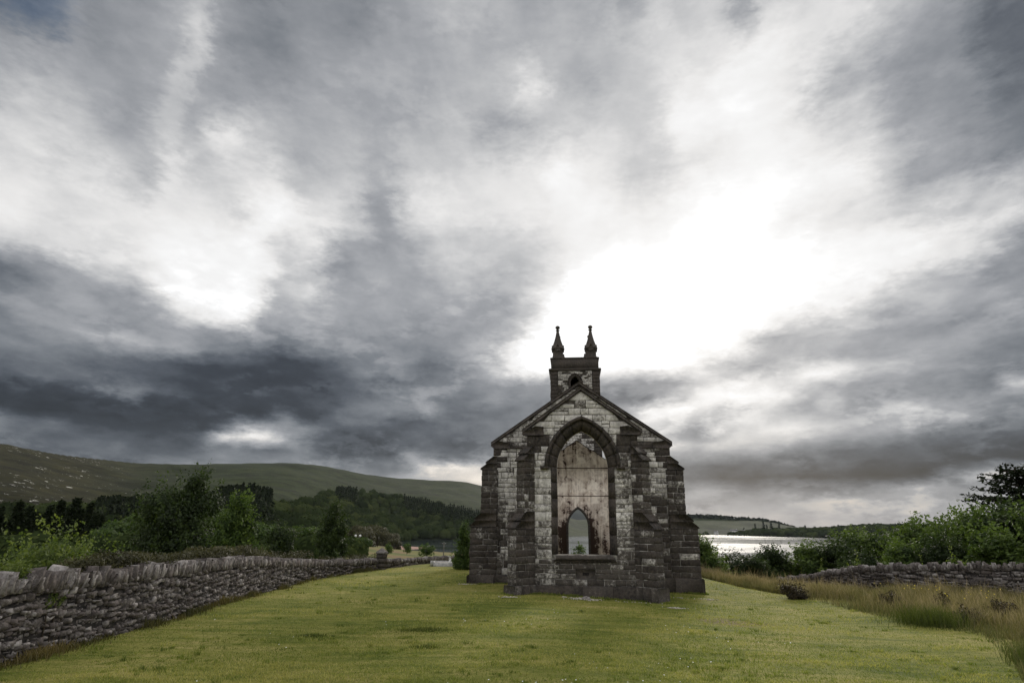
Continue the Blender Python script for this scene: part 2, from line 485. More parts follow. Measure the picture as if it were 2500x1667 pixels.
m, N = new_mat('mortar')
P = obj_pos(N)
n = N.noise(P, 3.0, 6, 0.62)
hz_ = N.step(N.m('ADD', N.n('ShaderNodeSeparateXYZ', {0: P}).outputs[2], N.m('MULTIPLY', n, 2.0)), 6.0, 7.6)
finish(N, N.mix(hz_, N.mix(N.step(n, 0.40, 0.62), (0.13, 0.12, 0.11, 1), (0.46, 0.44, 0.41, 1)), (0.07, 0.062, 0.055, 1)), 0.95, n, 0.4, 0.02)
M['mortar'] = m
M['mortar_dark'] = simple_mat('dark_mortar', (0.012, 0.011, 0.011), (0.045, 0.04, 0.038), 5.0)
M['iron'] = simple_mat('rusty_iron', (0.02, 0.015, 0.012), (0.06, 0.035, 0.022), 20.0, 0.7)
M['bark'] = simple_mat('bark', (0.025, 0.02, 0.015), (0.07, 0.055, 0.042), 7.0)
M['grave'] = simple_mat('grave_stone', (0.30, 0.30, 0.30), (0.52, 0.51, 0.50), 6.0)
M['white'] = simple_mat('white_paint', (0.62, 0.62, 0.60), (0.80, 0.80, 0.78), 3.0, 0.7, 0.1)
M['slate'] = simple_mat('slate_roof', (0.05, 0.05, 0.055), (0.11, 0.11, 0.12), 2.0, 0.7, 0.2)
M['metal'] = simple_mat('grey_metal', (0.16, 0.16, 0.16), (0.26, 0.26, 0.25), 8.0, 0.5, 0.1)
M['pole'] = simple_mat('weathered_timber', (0.09, 0.08, 0.07), (0.19, 0.175, 0.16), 9.0)
M['gravel'] = simple_mat('pale_gravel', (0.30, 0.27, 0.23), (0.62, 0.58, 0.52), 30.0)
M['moor'] = simple_mat('moorland', (0.03, 0.035, 0.03), (0.07, 0.075, 0.06), 0.004)
M['sand'] = simple_mat('red_sand', (0.23, 0.13, 0.10), (0.36, 0.23, 0.18), 0.6)
M['rock'] = simple_mat('pale_rock', (0.32, 0.31, 0.29), (0.60, 0.58, 0.55), 0.7)

# old lime plaster, stained and flaking
m, N = new_mat('old_plaster')
P = N.n('ShaderNodeTexCoord').outputs['Object']
sx, sy, sz = N.n('ShaderNodeSeparateXYZ', {0: P}).outputs
streak = N.noise(N.n('ShaderNodeMapping', {0: P, 3: (2.6, 1.0, 0.22)}).outputs[0], 1.0, 6, 0.62, dist=0.5)
blot = N.noise(P, 1.5, 8, 0.68, dist=0.8)
fine = N.noise(P, 7.0, 6, 0.7)
low = N.step(sz, 5.6, 1.6)
nearwin = N.step(N.m('ABSOLUTE', sx), 2.1, 0.9)
topst = N.step(sz, 8.6, 10.2)
dirt = N.m('ADD', N.m('ADD', N.m('MULTIPLY', blot, 0.68), N.m('MULTIPLY', streak, 0.56)),
           N.m('ADD', N.m('MULTIPLY', N.m('MULTIPLY', low, nearwin), 0.24), N.m('ADD', N.m('MULTIPLY', low, 0.10), N.m('MULTIPLY', topst, 0.14))))
c = N.mix(N.step(N.noise(P, 0.8, 4), 0.35, 0.65), (0.78, 0.71, 0.61, 1), (0.68, 0.60, 0.50, 1))
c = N.mix(N.m('MULTIPLY', N.step(dirt, 0.53, 0.70), 0.6), c, (0.22, 0.155, 0.12, 1))
c = N.mix(N.step(N.m('ADD', dirt, N.m('MULTIPLY', N.m('SUBTRACT', fine, 0.5), 0.4)), 0.70, 0.78), c, (0.055, 0.035, 0.027, 1))
c = N.mix(N.m('MULTIPLY', N.step(N.noise(N.n('ShaderNodeMapping', {0: P, 3: (3.2, 1, 0.5)}).outputs[0], 1.7, 5, 0.6), 0.66, 0.72), N.step(sz, 8.0, 6.0)), c, (0.80, 0.77, 0.72, 1))
finish(N, c, 0.9, fine, 0.3, 0.02)
M['plaster'] = m


def leaf_mat(name, c_dark, c_mid, c_light, trans=0.30, rough=0.62, spec=0.25):
    m, N = new_mat(name)
    t = attr(N, 'tone')
    n = N.noise(obj_pos(N), 0.9, 3, 0.6)
    f = N.m('ADD', N.m('MULTIPLY', t, 0.7), N.m('MULTIPLY', n, 0.45))
    col = N.ramp(f, [(0.15, c_dark), (0.5, c_mid), (0.85, c_light)])
    d = N.n('ShaderNodeBsdfPrincipled')
    N.set(d.inputs['Base Color'], col)
    d.inputs['Roughness'].default_value = rough
    d.inputs['Specular IOR Level'].default_value = spec
    tr = N.n('ShaderNodeBsdfTranslucent', {0: N.mix(1.0, col, (1.5, 1.6, 0.7, 1), 'MULTIPLY')})
    mx = N.n('ShaderNodeMixShader', {0: trans, 1: d.outputs[0], 2: tr.outputs[0]})
    N.n('ShaderNodeOutputMaterial', {0: mx.outputs[0]})
    return m


M['leaf_dark'] = leaf_mat('dark_leaves', (0.010, 0.017, 0.006), (0.022, 0.038, 0.010), (0.055, 0.082, 0.022), 0.24)
M['leaf_mid'] = leaf_mat('green_leaves', (0.020, 0.036, 0.010), (0.048, 0.082, 0.019), (0.10, 0.145, 0.035))
M['leaf_light'] = leaf_mat('bright_leaves', (0.035, 0.055, 0.012), (0.075, 0.11, 0.024), (0.14, 0.175, 0.042))
M['needles'] = leaf_mat('dark_needles', (0.007, 0.011, 0.006), (0.015, 0.022, 0.011), (0.030, 0.040, 0.018), 0.1, 0.8, 0.05)
M['scrub'] = leaf_mat('brown_scrub', (0.022, 0.021, 0.012), (0.048, 0.047, 0.021), (0.088, 0.082, 0.036), 0.15)
M['heather'] = leaf_mat('dark_heather', (0.016, 0.012, 0.009), (0.034, 0.026, 0.016), (0.062, 0.048, 0.026), 0.1)
M['wood_far'] = leaf_mat('far_leaves', (0.014, 0.021, 0.009), (0.032, 0.045, 0.017), (0.066, 0.080, 0.028), 0.12, 0.9, 0.0)
M['grass_blade'] = leaf_mat('lawn_blades', (0.062, 0.092, 0.017), (0.178, 0.214, 0.043), (0.43, 0.385, 0.14), 0.3)
M['tuft'] = leaf_mat('tuft_blades', (0.035, 0.05, 0.011), (0.075, 0.095, 0.02), (0.15, 0.16, 0.04), 0.3)
M['long_grass'] = leaf_mat('long_grass_blades', (0.060, 0.080, 0.022), (0.185, 0.155, 0.078), (0.36, 0.285, 0.20), 0.25)
M['dry_grass'] = leaf_mat('dry_tuft_blades', (0.045, 0.05, 0.016), (0.115, 0.095, 0.036), (0.27, 0.20, 0.10), 0.25)
M['petal'] = simple_mat('white_petals', (0.7, 0.7, 0.66), (0.8, 0.8, 0.78), 3.0, 0.7, 0.0)
M['petal_yellow'] = simple_mat('yellow_petals', (0.6, 0.48, 0.05), (0.7, 0.58, 0.08), 3.0, 0.7, 0.0)


# ------------------------------------------------------------------ terrain
LAKE_Z = -21.0
AZK = np.array([-180, -100, -60, -46, -42, -39.5, -37.7, -35.6, -31, -27.5, -24.3, -20.7, -18.9, -16.3, -14.2, -11.7, -9.2, -7.3, -5.5, -4, -2.4, 0, 2, 6, 9.2, 12.5, 15.9, 17.4, 19.2, 21.2, 22.7, 24.2, 25.7, 28.7, 31.4, 36, 46, 60, 100, 180.])
SKY = np.array([3., 4, 5, 6.2, 5.75, 5.32, 5.03, 4.77, 4.46, 4.55, 4.76, 4.99, 5.03, 4.84, 4.45, 4.12, 3.99, 3.85, 3.88, 3.79, 3.45, 2.4, 1.5, .55, .70, .92, .99, .96, .77, .68, .42, .05, .05, .15, .2, .3, .5, .8, 1.5, 3.])
RRIDGE = np.interp(AZK, [-60, -38, -30, -10, 6, 30], [1100, 1300, 2000, 2400, 2500, 3300])
RFAR = np.interp(AZK, [-60, -20, -13, -9, -2, 6, 17, 26, 60], [420, 420, 760, 1057, 1150, 1560, 2250, 1900, 1500])
RNEAR = np.interp(AZK, [-60, -25, -13, -8, -4, 20, 60], [420, 420, 640, 570, 520, 430, 420])
VAL = np.interp(AZK, [-60, -30, -18, -11, -8, 60], [-8, -9, -16, -21.5, -25, -26])      # bottom of the valley / lake bed
PLAT = np.interp(AZK, [-60, -18, -12, 0, 20, 60], [26, 42, 52, 60, 62, 70])          # where the churchyard level starts to fall


def ground_z(x, y):
    x, y = np.asarray(x, float), np.asarray(y, float)
    r = np.hypot(x, y) + 1e-6
    a = np.degrees(np.arctan2(x, y))
    g = lambda T: np.interp(a, AZK, T)
    r0, rn, rf, rr, v, e = g(PLAT), g(RNEAR), g(RFAR), g(RRIDGE), g(VAL), g(SKY)
    zr = 3.0 + rr * np.tan(np.radians(e))
    z = np.zeros_like(r)
    s1 = np.clip((r - r0) / (rn - r0), 0, 1)
    z = np.where(r > r0, s1 * (LAKE_Z + 0.3 if False else 1.0) * np.minimum(v + 3.5, -6) * (1 - 0.25 * (1 - s1) * s1), z)
    s2 = np.clip((r - rn) / 40.0, 0, 1)
    z = np.where(r > rn, np.minimum(v + 3.5, -6) * (1 - s2) + v * s2, z)
    s3 = np.clip((r - rf + 30) / 30.0, 0, 1)
    z = np.where(r > rf - 30, v * (1 - s3) + np.maximum(LAKE_Z + 0.6, v) * s3, z)
    s4 = np.clip((r - rf) / (rr - rf), 0, 1)
    z0 = np.maximum(LAKE_Z + 0.6, v)
    prof = s4 ** 1.12
    z = np.where(r > rf, z0 + (zr - z0) * prof, z)
    s5 = np.clip((r - rr) / 2500.0, 0, 1)
    z = np.where(r > rr, zr * (1 - s5) - 10 * s5, z)
    # roughness grows with distance and vanishes near the church and at the ridge line
    w = np.clip((r - rf) / 300, 0, 1) * np.clip((rr - r) / 300, 0.04, 1)
    z = z + w * (7 * fnoise(x / 260, y / 260, 3) + 3.0 * fnoise(x / 70, y / 70, 9))
    w2 = np.clip((r - 55) / 60, 0, 1) * np.clip((rn - r) / 60, 0, 1)
    z = z + w2 * 0.9 * fnoise(x / 30, y / 30, 5)
    # churchyard: slight fall to the right of the church, camera stands on a bank
    near = np.clip((90 - r) / 30, 0, 1)
    z = z - near * 0.035 * np.clip(x - 3, -2, 9) * np.clip((y - 8) / 10, 0, 1) * np.clip((r - 6) / 8, 0, 1)
    z = z + near * (0.045 * fnoise(x / 5, y / 5, 21, 3) + 0.012 * fnoise(x / 0.7, y / 0.7, 31, 2))
    z = z + 1.35 * np.clip(1 - r / 11.5, 0, 1) ** 1.3 * 1.6
    z = z - near * 1.6 * np.clip((x - 13) / 6, 0, 1) * np.clip((y - 33) / 14, 0, 1)
    return z


_rr = np.concatenate([np.linspace(0.5, 10, 14), np.linspace(10.4, 60, 190), np.geomspace(60.6, 9000, 210)])
_aa = np.radians(np.concatenate([np.arange(-180, -56, 2.5), np.arange(-56, 56, 0.22), np.arange(56, 180, 2.5)]))
RR, AA = np.meshgrid(_rr, _aa, indexing='ij')
GX, GY = RR * np.sin(AA), RR * np.cos(AA)
GZ = ground_z(GX, GY)
na, nr = len(_aa), len(_rr)
i = (np.arange(nr - 1)[:, None] * na)
j = np.arange(na)[None]
Q = np.stack([i + j, i + (j + 1) % na, i + na + (j + 1) % na, i + na + j], -1).reshape(-1, 4)[:, ::-1]
V = np.concatenate([np.stack([GX, GY, GZ], -1).reshape(-1, 3), [[0, 0, float(ground_z(0.0, 0.0))]]])
cap = np.stack([np.full(na, len(V) - 1), np.arange(na), (np.arange(na) + 1) % na], -1)[:, ::-1]

m, N = new_mat('ground')
P = obj_pos(N)
dist = N.m('MULTIPLY', N.vm('LENGTH', P), 1.0)
dist = N.n('ShaderNodeVectorMath', {0: P}, operation='LENGTH').outputs['Value']
px_, py_, pz_ = N.n('ShaderNodeSeparateXYZ', {0: P}).outputs
# lawn
n1 = N.noise(P, 0.22, 5, 0.6, dist=0.4)
n2 = N.noise(N.n('ShaderNodeMapping', {0: P, 2: (0, 0, rad(-12)), 3: (0.35, 1.6, 1.0)}).outputs[0], 1.3, 6, 0.65, dist=0.5)
n3 = N.noise(P, 9.0, 6, 0.7)
lawn = N.ramp(N.m('ADD', N.m('MULTIPLY', n1, 0.62), N.m('MULTIPLY', n2, 0.62)),
              [(0.40, (0.050, 0.074, 0.014)), (0.53, (0.125, 0.148, 0.028)), (0.65, (0.23, 0.225, 0.055)), (0.82, (0.38, 0.32, 0.125))])
lawn = N.mix(N.m('MULTIPLY', N.step(n3, 0.36, 0.62), 0.55), lawn, N.mix(1.0, lawn, (0.45, 0.47, 0.4, 1), 'MULTIPLY'))
soil_d = N.m('SQRT', N.m('ADD', N.m('POWER', N.m('MULTIPLY', N.m('SUBTRACT', px_, 7.9), 0.8), 2.0), N.m('POWER', N.m('MULTIPLY', N.m('SUBTRACT', py_, 23.3), 0.95), 2.0)))
soil = N.step(N.m('ADD', soil_d, N.m('MULTIPLY', N.m('SUBTRACT', N.noise(P, 1.4, 5, 0.7), 0.5), 2.4)), 1.15, 0.35)
lawn = N.mix(N.m('MULTIPLY', soil, 0.75), lawn, (0.16, 0.115, 0.07, 1))
# meadow below the churchyard
md = N.noise(P, 0.035, 5, 0.6)
meadow = N.ramp(md, [(0.35, (0.07, 0.085, 0.022)), (0.5, (0.135, 0.135, 0.04)), (0.62, (0.17, 0.12, 0.06))])
# hillside: rough grass, heather, bracken, with cloud shade darkened into the colours
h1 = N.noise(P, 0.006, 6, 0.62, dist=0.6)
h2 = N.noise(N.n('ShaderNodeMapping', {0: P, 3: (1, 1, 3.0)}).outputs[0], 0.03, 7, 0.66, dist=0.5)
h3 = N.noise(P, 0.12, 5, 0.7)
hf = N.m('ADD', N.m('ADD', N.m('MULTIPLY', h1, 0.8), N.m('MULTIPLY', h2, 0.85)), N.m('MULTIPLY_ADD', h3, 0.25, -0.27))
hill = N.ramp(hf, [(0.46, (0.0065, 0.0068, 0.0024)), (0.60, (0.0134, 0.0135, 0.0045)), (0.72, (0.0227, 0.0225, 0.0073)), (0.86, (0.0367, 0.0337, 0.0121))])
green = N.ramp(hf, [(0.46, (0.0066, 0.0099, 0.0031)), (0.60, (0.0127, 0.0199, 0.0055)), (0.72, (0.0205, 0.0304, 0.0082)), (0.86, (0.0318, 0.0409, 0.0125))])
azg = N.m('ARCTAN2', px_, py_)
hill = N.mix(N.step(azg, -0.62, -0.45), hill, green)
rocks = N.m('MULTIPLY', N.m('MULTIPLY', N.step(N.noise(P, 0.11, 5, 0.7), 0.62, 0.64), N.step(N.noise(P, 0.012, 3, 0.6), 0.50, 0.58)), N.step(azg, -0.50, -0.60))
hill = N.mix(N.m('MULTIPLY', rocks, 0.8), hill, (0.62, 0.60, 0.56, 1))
col = N.mix(N.step(dist, 58.0, 75.0), lawn, meadow)
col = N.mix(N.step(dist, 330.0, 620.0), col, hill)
hgt = N.m('ADD', N.m('MULTIPLY', n3, N.step(dist, 80.0, 40.0)), N.m('MULTIPLY', h3, N.m('MULTIPLY', N.step(dist, 300.0, 700.0), 60.0)))
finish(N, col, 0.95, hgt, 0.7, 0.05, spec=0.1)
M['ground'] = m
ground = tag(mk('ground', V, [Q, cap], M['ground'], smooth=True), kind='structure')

# ------------------------------------------------------------------ lake
m, N = new_mat('lake_water')
P = obj_pos(N)
wv = N.noise(N.n('ShaderNodeMapping', {0: P, 3: (0.5, 1.0, 1.0)}).outputs[0], 0.35, 5, 0.6)
wide = N.noise(N.n('ShaderNodeMapping', {0: P, 3: (0.25, 1.0, 1.0)}).outputs[0], 0.012, 4, 0.6)
b = finish(N, (0.015, 0.022, 0.026, 1), N.mixf(N.step(wide, 0.42, 0.58), 0.10, 0.16), wv, 0.10, 0.12, spec=0.5, extra={'IOR': 1.333})
th = np.arange(128) * 2 * math.pi / 128
ring = np.stack([4200 * np.sin(th), 4200 * np.cos(th), np.full(128, LAKE_Z)], -1)
lake = mk('lake_water', np.concatenate([ring, [[0, 0, LAKE_Z]]]), np.stack([np.full(128, 128), (np.arange(128) + 1) % 128, np.arange(128)], -1), m)
tag(lake, kind='structure')
# red sand spit reaching into the lake
k = 40
sp = np.array([(r_, a_) for r_ in (0, .35, .7, 1.0) for a_ in np.arange(k) * 2 * math.pi / k])
ca = rad(-9.0)
cx_, cy_ = 705 * math.sin(ca), 705 * math.cos(ca)
wob = 1 + 0.12 * np.sin(sp[:, 1] * 3 + 1) + 0.08 * np.sin(sp[:, 1] * 7)
X = sp[:, 0] * np.cos(sp[:, 1]) * 26 * wob
Y = sp[:, 0] * np.sin(sp[:, 1]) * 55 * wob
Z = LAKE_Z - 0.5 + 2.6 * (1 - sp[:, 0] ** 2) * np.clip(0.75 - X / 60, 0.2, 1.3)
V = np.stack([cx_ + X * math.cos(ca) + Y * math.sin(ca), cy_ - X * math.sin(ca) + Y * math.cos(ca), Z], -1)
i = np.arange(3)[:, None] * k
j = np.arange(k)[None]
tag(mk('sand_spit', V, np.stack([i + j, i + k + j, i + k + (j + 1) % k, i + (j + 1) % k], -1).reshape(-1, 4)[:, ::-1], M['sand'], smooth=True), kind='structure')

# ------------------------------------------------------------------ ruined church
church = thing('church', 'roofless stone church ruin with a pinnacled tower and tall pointed east window', 'church', (3.35, 29.20, 0), rad(-5.5))
X3, Y3, Z3 = np.array([1., 0, 0]), np.array([0, 1., 0]), np.array([0, 0, 1.])
STONES = []          # (V, F, tone, size in view)


def front(y):
    return (np.array([0, y, 0]), X3, Z3, -Y3)


def stone_geo(quad, frame, proud, rough=0.02, joint=0.012, inset=0.028):
    o, eu, ev, en = frame
    q = np.asarray(quad, float)
    c = q.mean(0)
    sz = np.maximum(q.max(0) - q.min(0), 1e-3)
    e = c + (q - c) * (1 - joint / sz)
    e += rng.normal(0, joint * 0.28, e.shape)
    ins = np.minimum(2 * inset / sz, 0.6)
    f = c + (e - c) * (1 - ins)
    f += rng.normal(0, inset * 0.22, f.shape)
    uv = np.concatenate([e, e, f, [c + rng.normal(0, 0.1, 2) * sz]])
    dd = np.concatenate([np.full(4, -0.05), proud - inset * 0.75 + rng.normal(0, rough * 0.3, 4), proud + rng.normal(0, rough * 0.5, 4), [proud + abs(rng.normal(0, rough))]])
    V = o + uv[:, :1] * eu + uv[:, 1:] * ev + dd[:, None] * en
    F4, F3 = [], []
    for k in range(4):
        n = (k + 1) % 4
        F4 += [[k, n, 4 + n, 4 + k], [4 + k, 4 + n, 8 + n, 8 + k]]
        F3.append([8 + k, 8 + n, 12])
    return V, [np.array(F4), np.array(F3)]


def add_stone(quad, frame, tone, proud=0.01, rough=0.02, seen=1.0, inset=0.022, joint=0.026):
    V, F = stone_geo(quad, frame, proud, rough, joint, inset)
    q = np.asarray(quad)
    w, h = q.max(0) - q.min(0)
    STONES.append((V, F, float(np.clip(tone, 0, 1)), seen * math.sqrt(w * h) / (28.5 + max(0, V[0, 1]))))


def ashlar(frame, z0, z1, spans, hr, wr, tone, proud=(0.0, 0.016), rough=0.016, seen=1.0, inset=0.022):
    z = z0
    while z < z1 - 0.02:
        h = rng.uniform(*hr)
        if z + h > z1 - hr[0] * 0.6:
            h = z1 - z
        A, B, Cc = spans(z + 0.005), spans(z + h - 0.005), spans(z + h / 2)
        if len(A) != len(Cc):
            A = Cc
        if len(B) != len(Cc):
            B = Cc
        for (a0, a1), (b0, b1) in zip(A, B):
            if max(a1 - a0, b1 - b0) < 0.09:
                continue
            lo, hi_ = max(a0, b0), min(a1, b1)
            cuts, u = [], min(a0, b0)
            while True:
                u += rng.uniform(*wr) * (1.5 if rng.random() < 0.18 else 1)
                if u > max(a1, b1) - wr[0] * 0.6:
                    break
                if lo + 0.06 < u < hi_ - 0.06:
                    cuts.append(u)
            L = [(a0, b0)] + [(c, c) for c in cuts] + [(a1, b1)]
            for (p0, t0), (p1, t1) in zip(L[:-1], L[1:]):
                # now and then a bed is split into two thin courses
                if h > 0.27 and rng.random() < 0.22:
                    k = rng.uniform(0.4, 0.6)
                    m0, m1 = p0 + (t0 - p0) * k, p1 + (t1 - p1) * k
                    qs = [[(p0, z), (p1, z), (m1, z + h * k), (m0, z + h * k)], [(m0, z + h * k), (m1, z + h * k), (t1, z + h), (t0, z + h)]]
                else:
                    qs = [[(p0, z), (p1, z), (t1, z + h), (t0, z + h)]]
                for q in qs:
                    qc = np.mean(q, 0)
                    add_stone(q, frame, tone(qc[0], qc[1]), rng.uniform(*proud), rough, seen, inset)
        z += h


class Arch:
    """pointed arch: half span a, rise h above the springing zs, jambs down to z0"""
    def __init__(s, a, h, zs, z0):
        s.a, s.h, s.zs, s.z0 = a, h, zs, z0
        s.r = (a * a + h * h) / (2 * a)
        s.c = s.r - a

    def pt(s, t, o=0.0):
        if t <= 1:
            return -(s.a + o), s.z0 + (s.zs - s.z0) * t
        R = s.r + o
        th = (t - 1) * math.acos(min(1, s.c / R))
        return s.c - R * math.cos(th), s.zs + R * math.sin(th)

    def half(s, z, o=0.0):
        if z <= s.zs:
            return s.a + o
        R = s.r + o
        d = R * R - (z - s.zs) ** 2
        return math.sqrt(d) - s.c if d > s.c ** 2 else 0.0

    def outline(s, o=0.0, n=12):
        L = [s.pt(0, o)] + [s.pt(1 + k / n, o) for k in range(n + 1)]
        return L + [(-x, z) for x, z in L[-2::-1]]

    def sweep(s, t0, t1, side, prof, n=6):
        """piece of moulding between two stations; prof is a closed loop of (offset, y)"""
        rows = []
        for k in range(n + 1):
            t = t0 + (t1 - t0) * k / n
            row = []
            for o, y in prof:
                x, z = s.pt(t, o)
                row.append([x * (1 if side < 0 else -1), y, z])
            rows.append(row)
        V = np.array(rows).reshape(-1, 3)
        m = len(prof)
        i = np.arange(n)[:, None] * m
        j = np.arange(m)[None]
        Q = np.stack([i + j, i + (j + 1) % m, i + m + (j + 1) % m, i + m + j], -1).reshape(-1, 4)
        V = np.concatenate([V, [V[:m].mean(0), V[-m:].mean(0)]])
        a = np.arange(m)
        T = np.concatenate([np.stack([np.full(m, n * m + m), (a + 1) % m, a], -1), np.stack([np.full(m, n * m + m + 1), n * m + a, n * m + (a + 1) % m], -1)])
        return V, [Q, T]


WIN = Arch(1.46, 2.06, 5.68, 1.75)
CH_AP, CH_SH, CH_HW = 9.36, 7.28, 2.85          # chancel gable under the coping
NV_AP, NV_SH, NV_HW = 10.70, 7.28, 4.95
cs = (CH_AP - CH_SH) / CH_HW
ns = (NV_AP - NV_SH) / NV_HW


def T(fn, sd=0.13):
    return lambda u, z: fn(u, z) + rng.normal(0, sd)


# solid cores behind the facing stones
b = MB()
b.add(*prism([(-2.62, -0.6), (2.62, -0.6), (2.62, 7.2), (2.62, CH_SH + (CH_HW - 2.62) * cs), (0, CH_AP), (-2.62, CH_SH + (CH_HW - 2.62) * cs), (-2.62, 7.2)],
             front(0.275), 0, -0.68, [WIN.outline(0.01)]))
for s in (-1, 1):
    b.add(*box(min(s * 2.0, s * 2.6), max(s * 2.0, s * 2.6), 0.956, 4.91, -0.6, 7.1))
b.build('chancel_wall', M['mortar'], church)
b = MB()
ARC = Arch(1.85, 2.6, 6.5, -0.6)
b.add(*prism([(-4.82, -0.6), (4.82, -0.6), (4.82, 7.2), (4.82, NV_SH + (NV_HW - 4.82) * ns), (0, NV_AP), (-4.82, NV_SH + (NV_HW - 4.82) * ns), (-4.82, 7.2)],
             front(4.925), 0, -0.7, [ARC.outline()]))
# side walls with lancet openings
LAN = [8.6, 13.2, 17.8, 22.4]
for s in (-1, 1):
    fr = (np.array([s * 4.82, 0, 0]), Y3, Z3, np.array([s, 0, 0.]))
    holes = []
    for yc in LAN:
        A_ = Arch(0.55, 1.0, 4.6, 2.0)
        holes.append([(x + yc, z) for x, z in A_.outline()])
    b.add(*prism([(5.63, -0.6), (27.29, -0.6), (27.29, 6.9), (5.63, 6.9)], fr, 0, -0.7, holes))
WG = 0.645
b.build('nave_wall', M['mortar'], church)
b = MB()
DOOR = Arch(0.86, 1.5, 2.95, -0.6)
edge = [(-4.82, -0.6), (4.82, -0.6), (4.82, 7.42)]
for k in range(1, 12):
    x = 4.82 - k * 4.82 / 12
    edge.append((x, 10.5 - x * WG + rng.normal(0, 0.045)))
edge.append((0.02, 10.52))
for k in range(1, 12):
    x = -k * 4.82 / 12
    edge.append((x, 10.5 + x * WG + rng.normal(0, 0.045)))
edge.append((-4.82, 7.42))
b.add(*prism(edge, front(27.3), 0, -0.69, [DOOR.outline(0.02)]))
b.build('west_wall', M['mortar_dark'], church)
pe = [(max(-4.1, min(4.1, x)), z - 0.07) for x, z in edge if abs(x) < 4.2 and z > 6]
pe = [(-4.1, 0.3), (4.1, 0.3), (4.1, 7.75)] + pe + [(-4.1, 7.75)]
plaster = mk('plaster', *prism(pe, front(27.3), 0.004, 0.06, [DOOR.outline(0.17)]), M['plaster'], church)
b = MB()
for side in (-1, 1):
    b.add(*DOOR.sweep(0, 2, side, [(0, 27.2), (0.19, 27.2), (0.19, 27.3), (0, 27.95)], 14), 0.1)
b.build('arch_surround', M['dressing'], church)

# tower
b = MB()
BEL = Arch(0.42, 0.62, 16.05, 13.9)
WDOOR = Arch(1.02, 1.7, 3.2, -0.6)
b.add(*prism([(-2.31, -0.6), (2.31, -0.6), (2.31, 17.25), (-2.31, 17.25)], front(28.03), 0, -0.65, [BEL.outline(), Arch(0.92, 1.6, 3.0, -0.6).outline()]))
b.add(*prism([(-2.31, -0.6), (2.31, -0.6), (2.31, 17.25), (-2.31, 17.25)], front(32.05), 0, -0.65, [WDOOR.outline()]))
for s in (-1, 1):
    b.add(*box(min(s * 1.65, s * 2.31), max(s * 1.65, s * 2.31), 28.685, 32.045, -0.6, 17.24))
b.add(*box(-1.64, 1.64, 28.69, 32.04, 16.9, 17.1))
b.build('tower_wall', M['mortar'], church)
tc_ = (0, 30.36)


def ring_box(hw, z0, z1, hw2=None, cy=30.36):
    hw2 = hw2 or hw
    return np.array([[-hw, cy - hw, z0], [hw, cy - hw, z0], [hw, cy + hw, z0], [-hw, cy + hw, z0], [-hw2, cy - hw2, z1], [hw2, cy - hw2, z1], [hw2, cy + hw2, z1], [-hw2, cy + hw2, z1]]), BOXF


MB().add(*ring_box(2.40, 17.2, 17.30, 2.50), 0.1).add(*ring_box(2.50, 17.302, 17.40, 2.50), 0.1).add(*ring_box(2.50, 17.402, 17.47, 2.36), 0.1).build('cornice', M['dressing'], church)
b = MB()
for s in (-1, 1):
    b.add(*box(-2.27, 2.27, 30.36 + s * 2.02 - 0.25, 30.36 + s * 2.02 + 0.25, 17.4, 18.42), 0.12)
    b.add(*box(s * 2.02 - 0.25, s * 2.02 + 0.25, 28.595, 32.125, 17.4, 18.42), 0.12)
b.build('parapet', M['dressing'], church)
MB().add(*ring_box(2.29, 18.422, 18.50, 2.36), 0.1).add(*ring_box(2.36, 18.502, 18.58, 2.26), 0.1).build('parapet_coping', M['dressing'], church)
for sx_ in (-1, 1):
    for sy_ in (-1, 1):
        c_ = (sx_ * 1.60, 30.36 + sy_ * 1.60, 0)
        pin = MB().add(*lathe([(0.0, 18.5), (0.60, 18.5), (0.60, 18.72), (0.54, 18.8), (0.54, 19.42), (0.60, 19.47), (0.69, 19.56), (0.69, 19.64), (0.62, 19.68),
                               (0.50, 20.0), (0.36, 20.4), (0.24, 20.85), (0.13, 21.42), (0.11, 21.46), (0.0, 21.46)], 8, c_, rad(22.5)), 0.14)
        for q in range(4):     # small gablets on the pinnacle faces
            an = q * math.pi / 2
            eu_ = np.array([math.cos(an), math.sin(an), 0])
            en_ = np.array([math.sin(an), -math.cos(an), 0])
            pin.add(*prism([(-0.24, 19.3), (0.24, 19.3), (0.26, 19.5), (0, 19.98), (-0.26, 19.5)], (np.array(c_), eu_, Z3, en_), 0.40, 0.60), 0.14)
        pin = pin.build('pinnacle', M['dressing'], church)
        mk('finial', *lathe([(0.0, 21.44), (0.13, 21.46), (0.20, 21.50), (0.20, 21.55), (0.10, 21.59), (0.10, 21.64), (0.19, 21.70), (0.23, 21.80), (0.20, 21.90), (0.11, 21.97), (0.0, 21.99)], 10, c_),
           M['dressing'], pin, tone=0.14, smooth=False)
b = MB()
for side in (-1, 1):
    b.add(*BEL.sweep(0, 2, side, [(0, 28.02), (0.10, 27.96), (0.20, 27.96), (0.20, 28.05), (0, 28.5)], 14), 0.1)
    b.add(*BEL.sweep(0.9, 2, side, [(0.205, 27.90), (0.31, 27.90), (0.31, 28.04), (0.205, 28.04)], 10), 0.08)
b.build('belfry_arch', M['dressing'], church)

# facing stones: chancel front
def chancel_span(z):
    hw = 2.62 if z < 7.2 else max(0, (CH_AP - 0.03 - z) / cs)
    if z < 1.55:
        return [(-2.62, -0.42), (0.46, 2.62)] if 0.72 < z < 1.14 else [(-2.62, 2.62)]
    w = WIN.half(z, 0.0) + (0.30 if z > 5.6 else 0.0) if z < 7.74 else WIN.half(z, 0.30)
    if z >= WIN.zs:
        w = WIN.half(z, 0.22)
    if w <= 0.02:
        return [(-hw, hw)]
    return [(-hw, -w), (w, hw)]


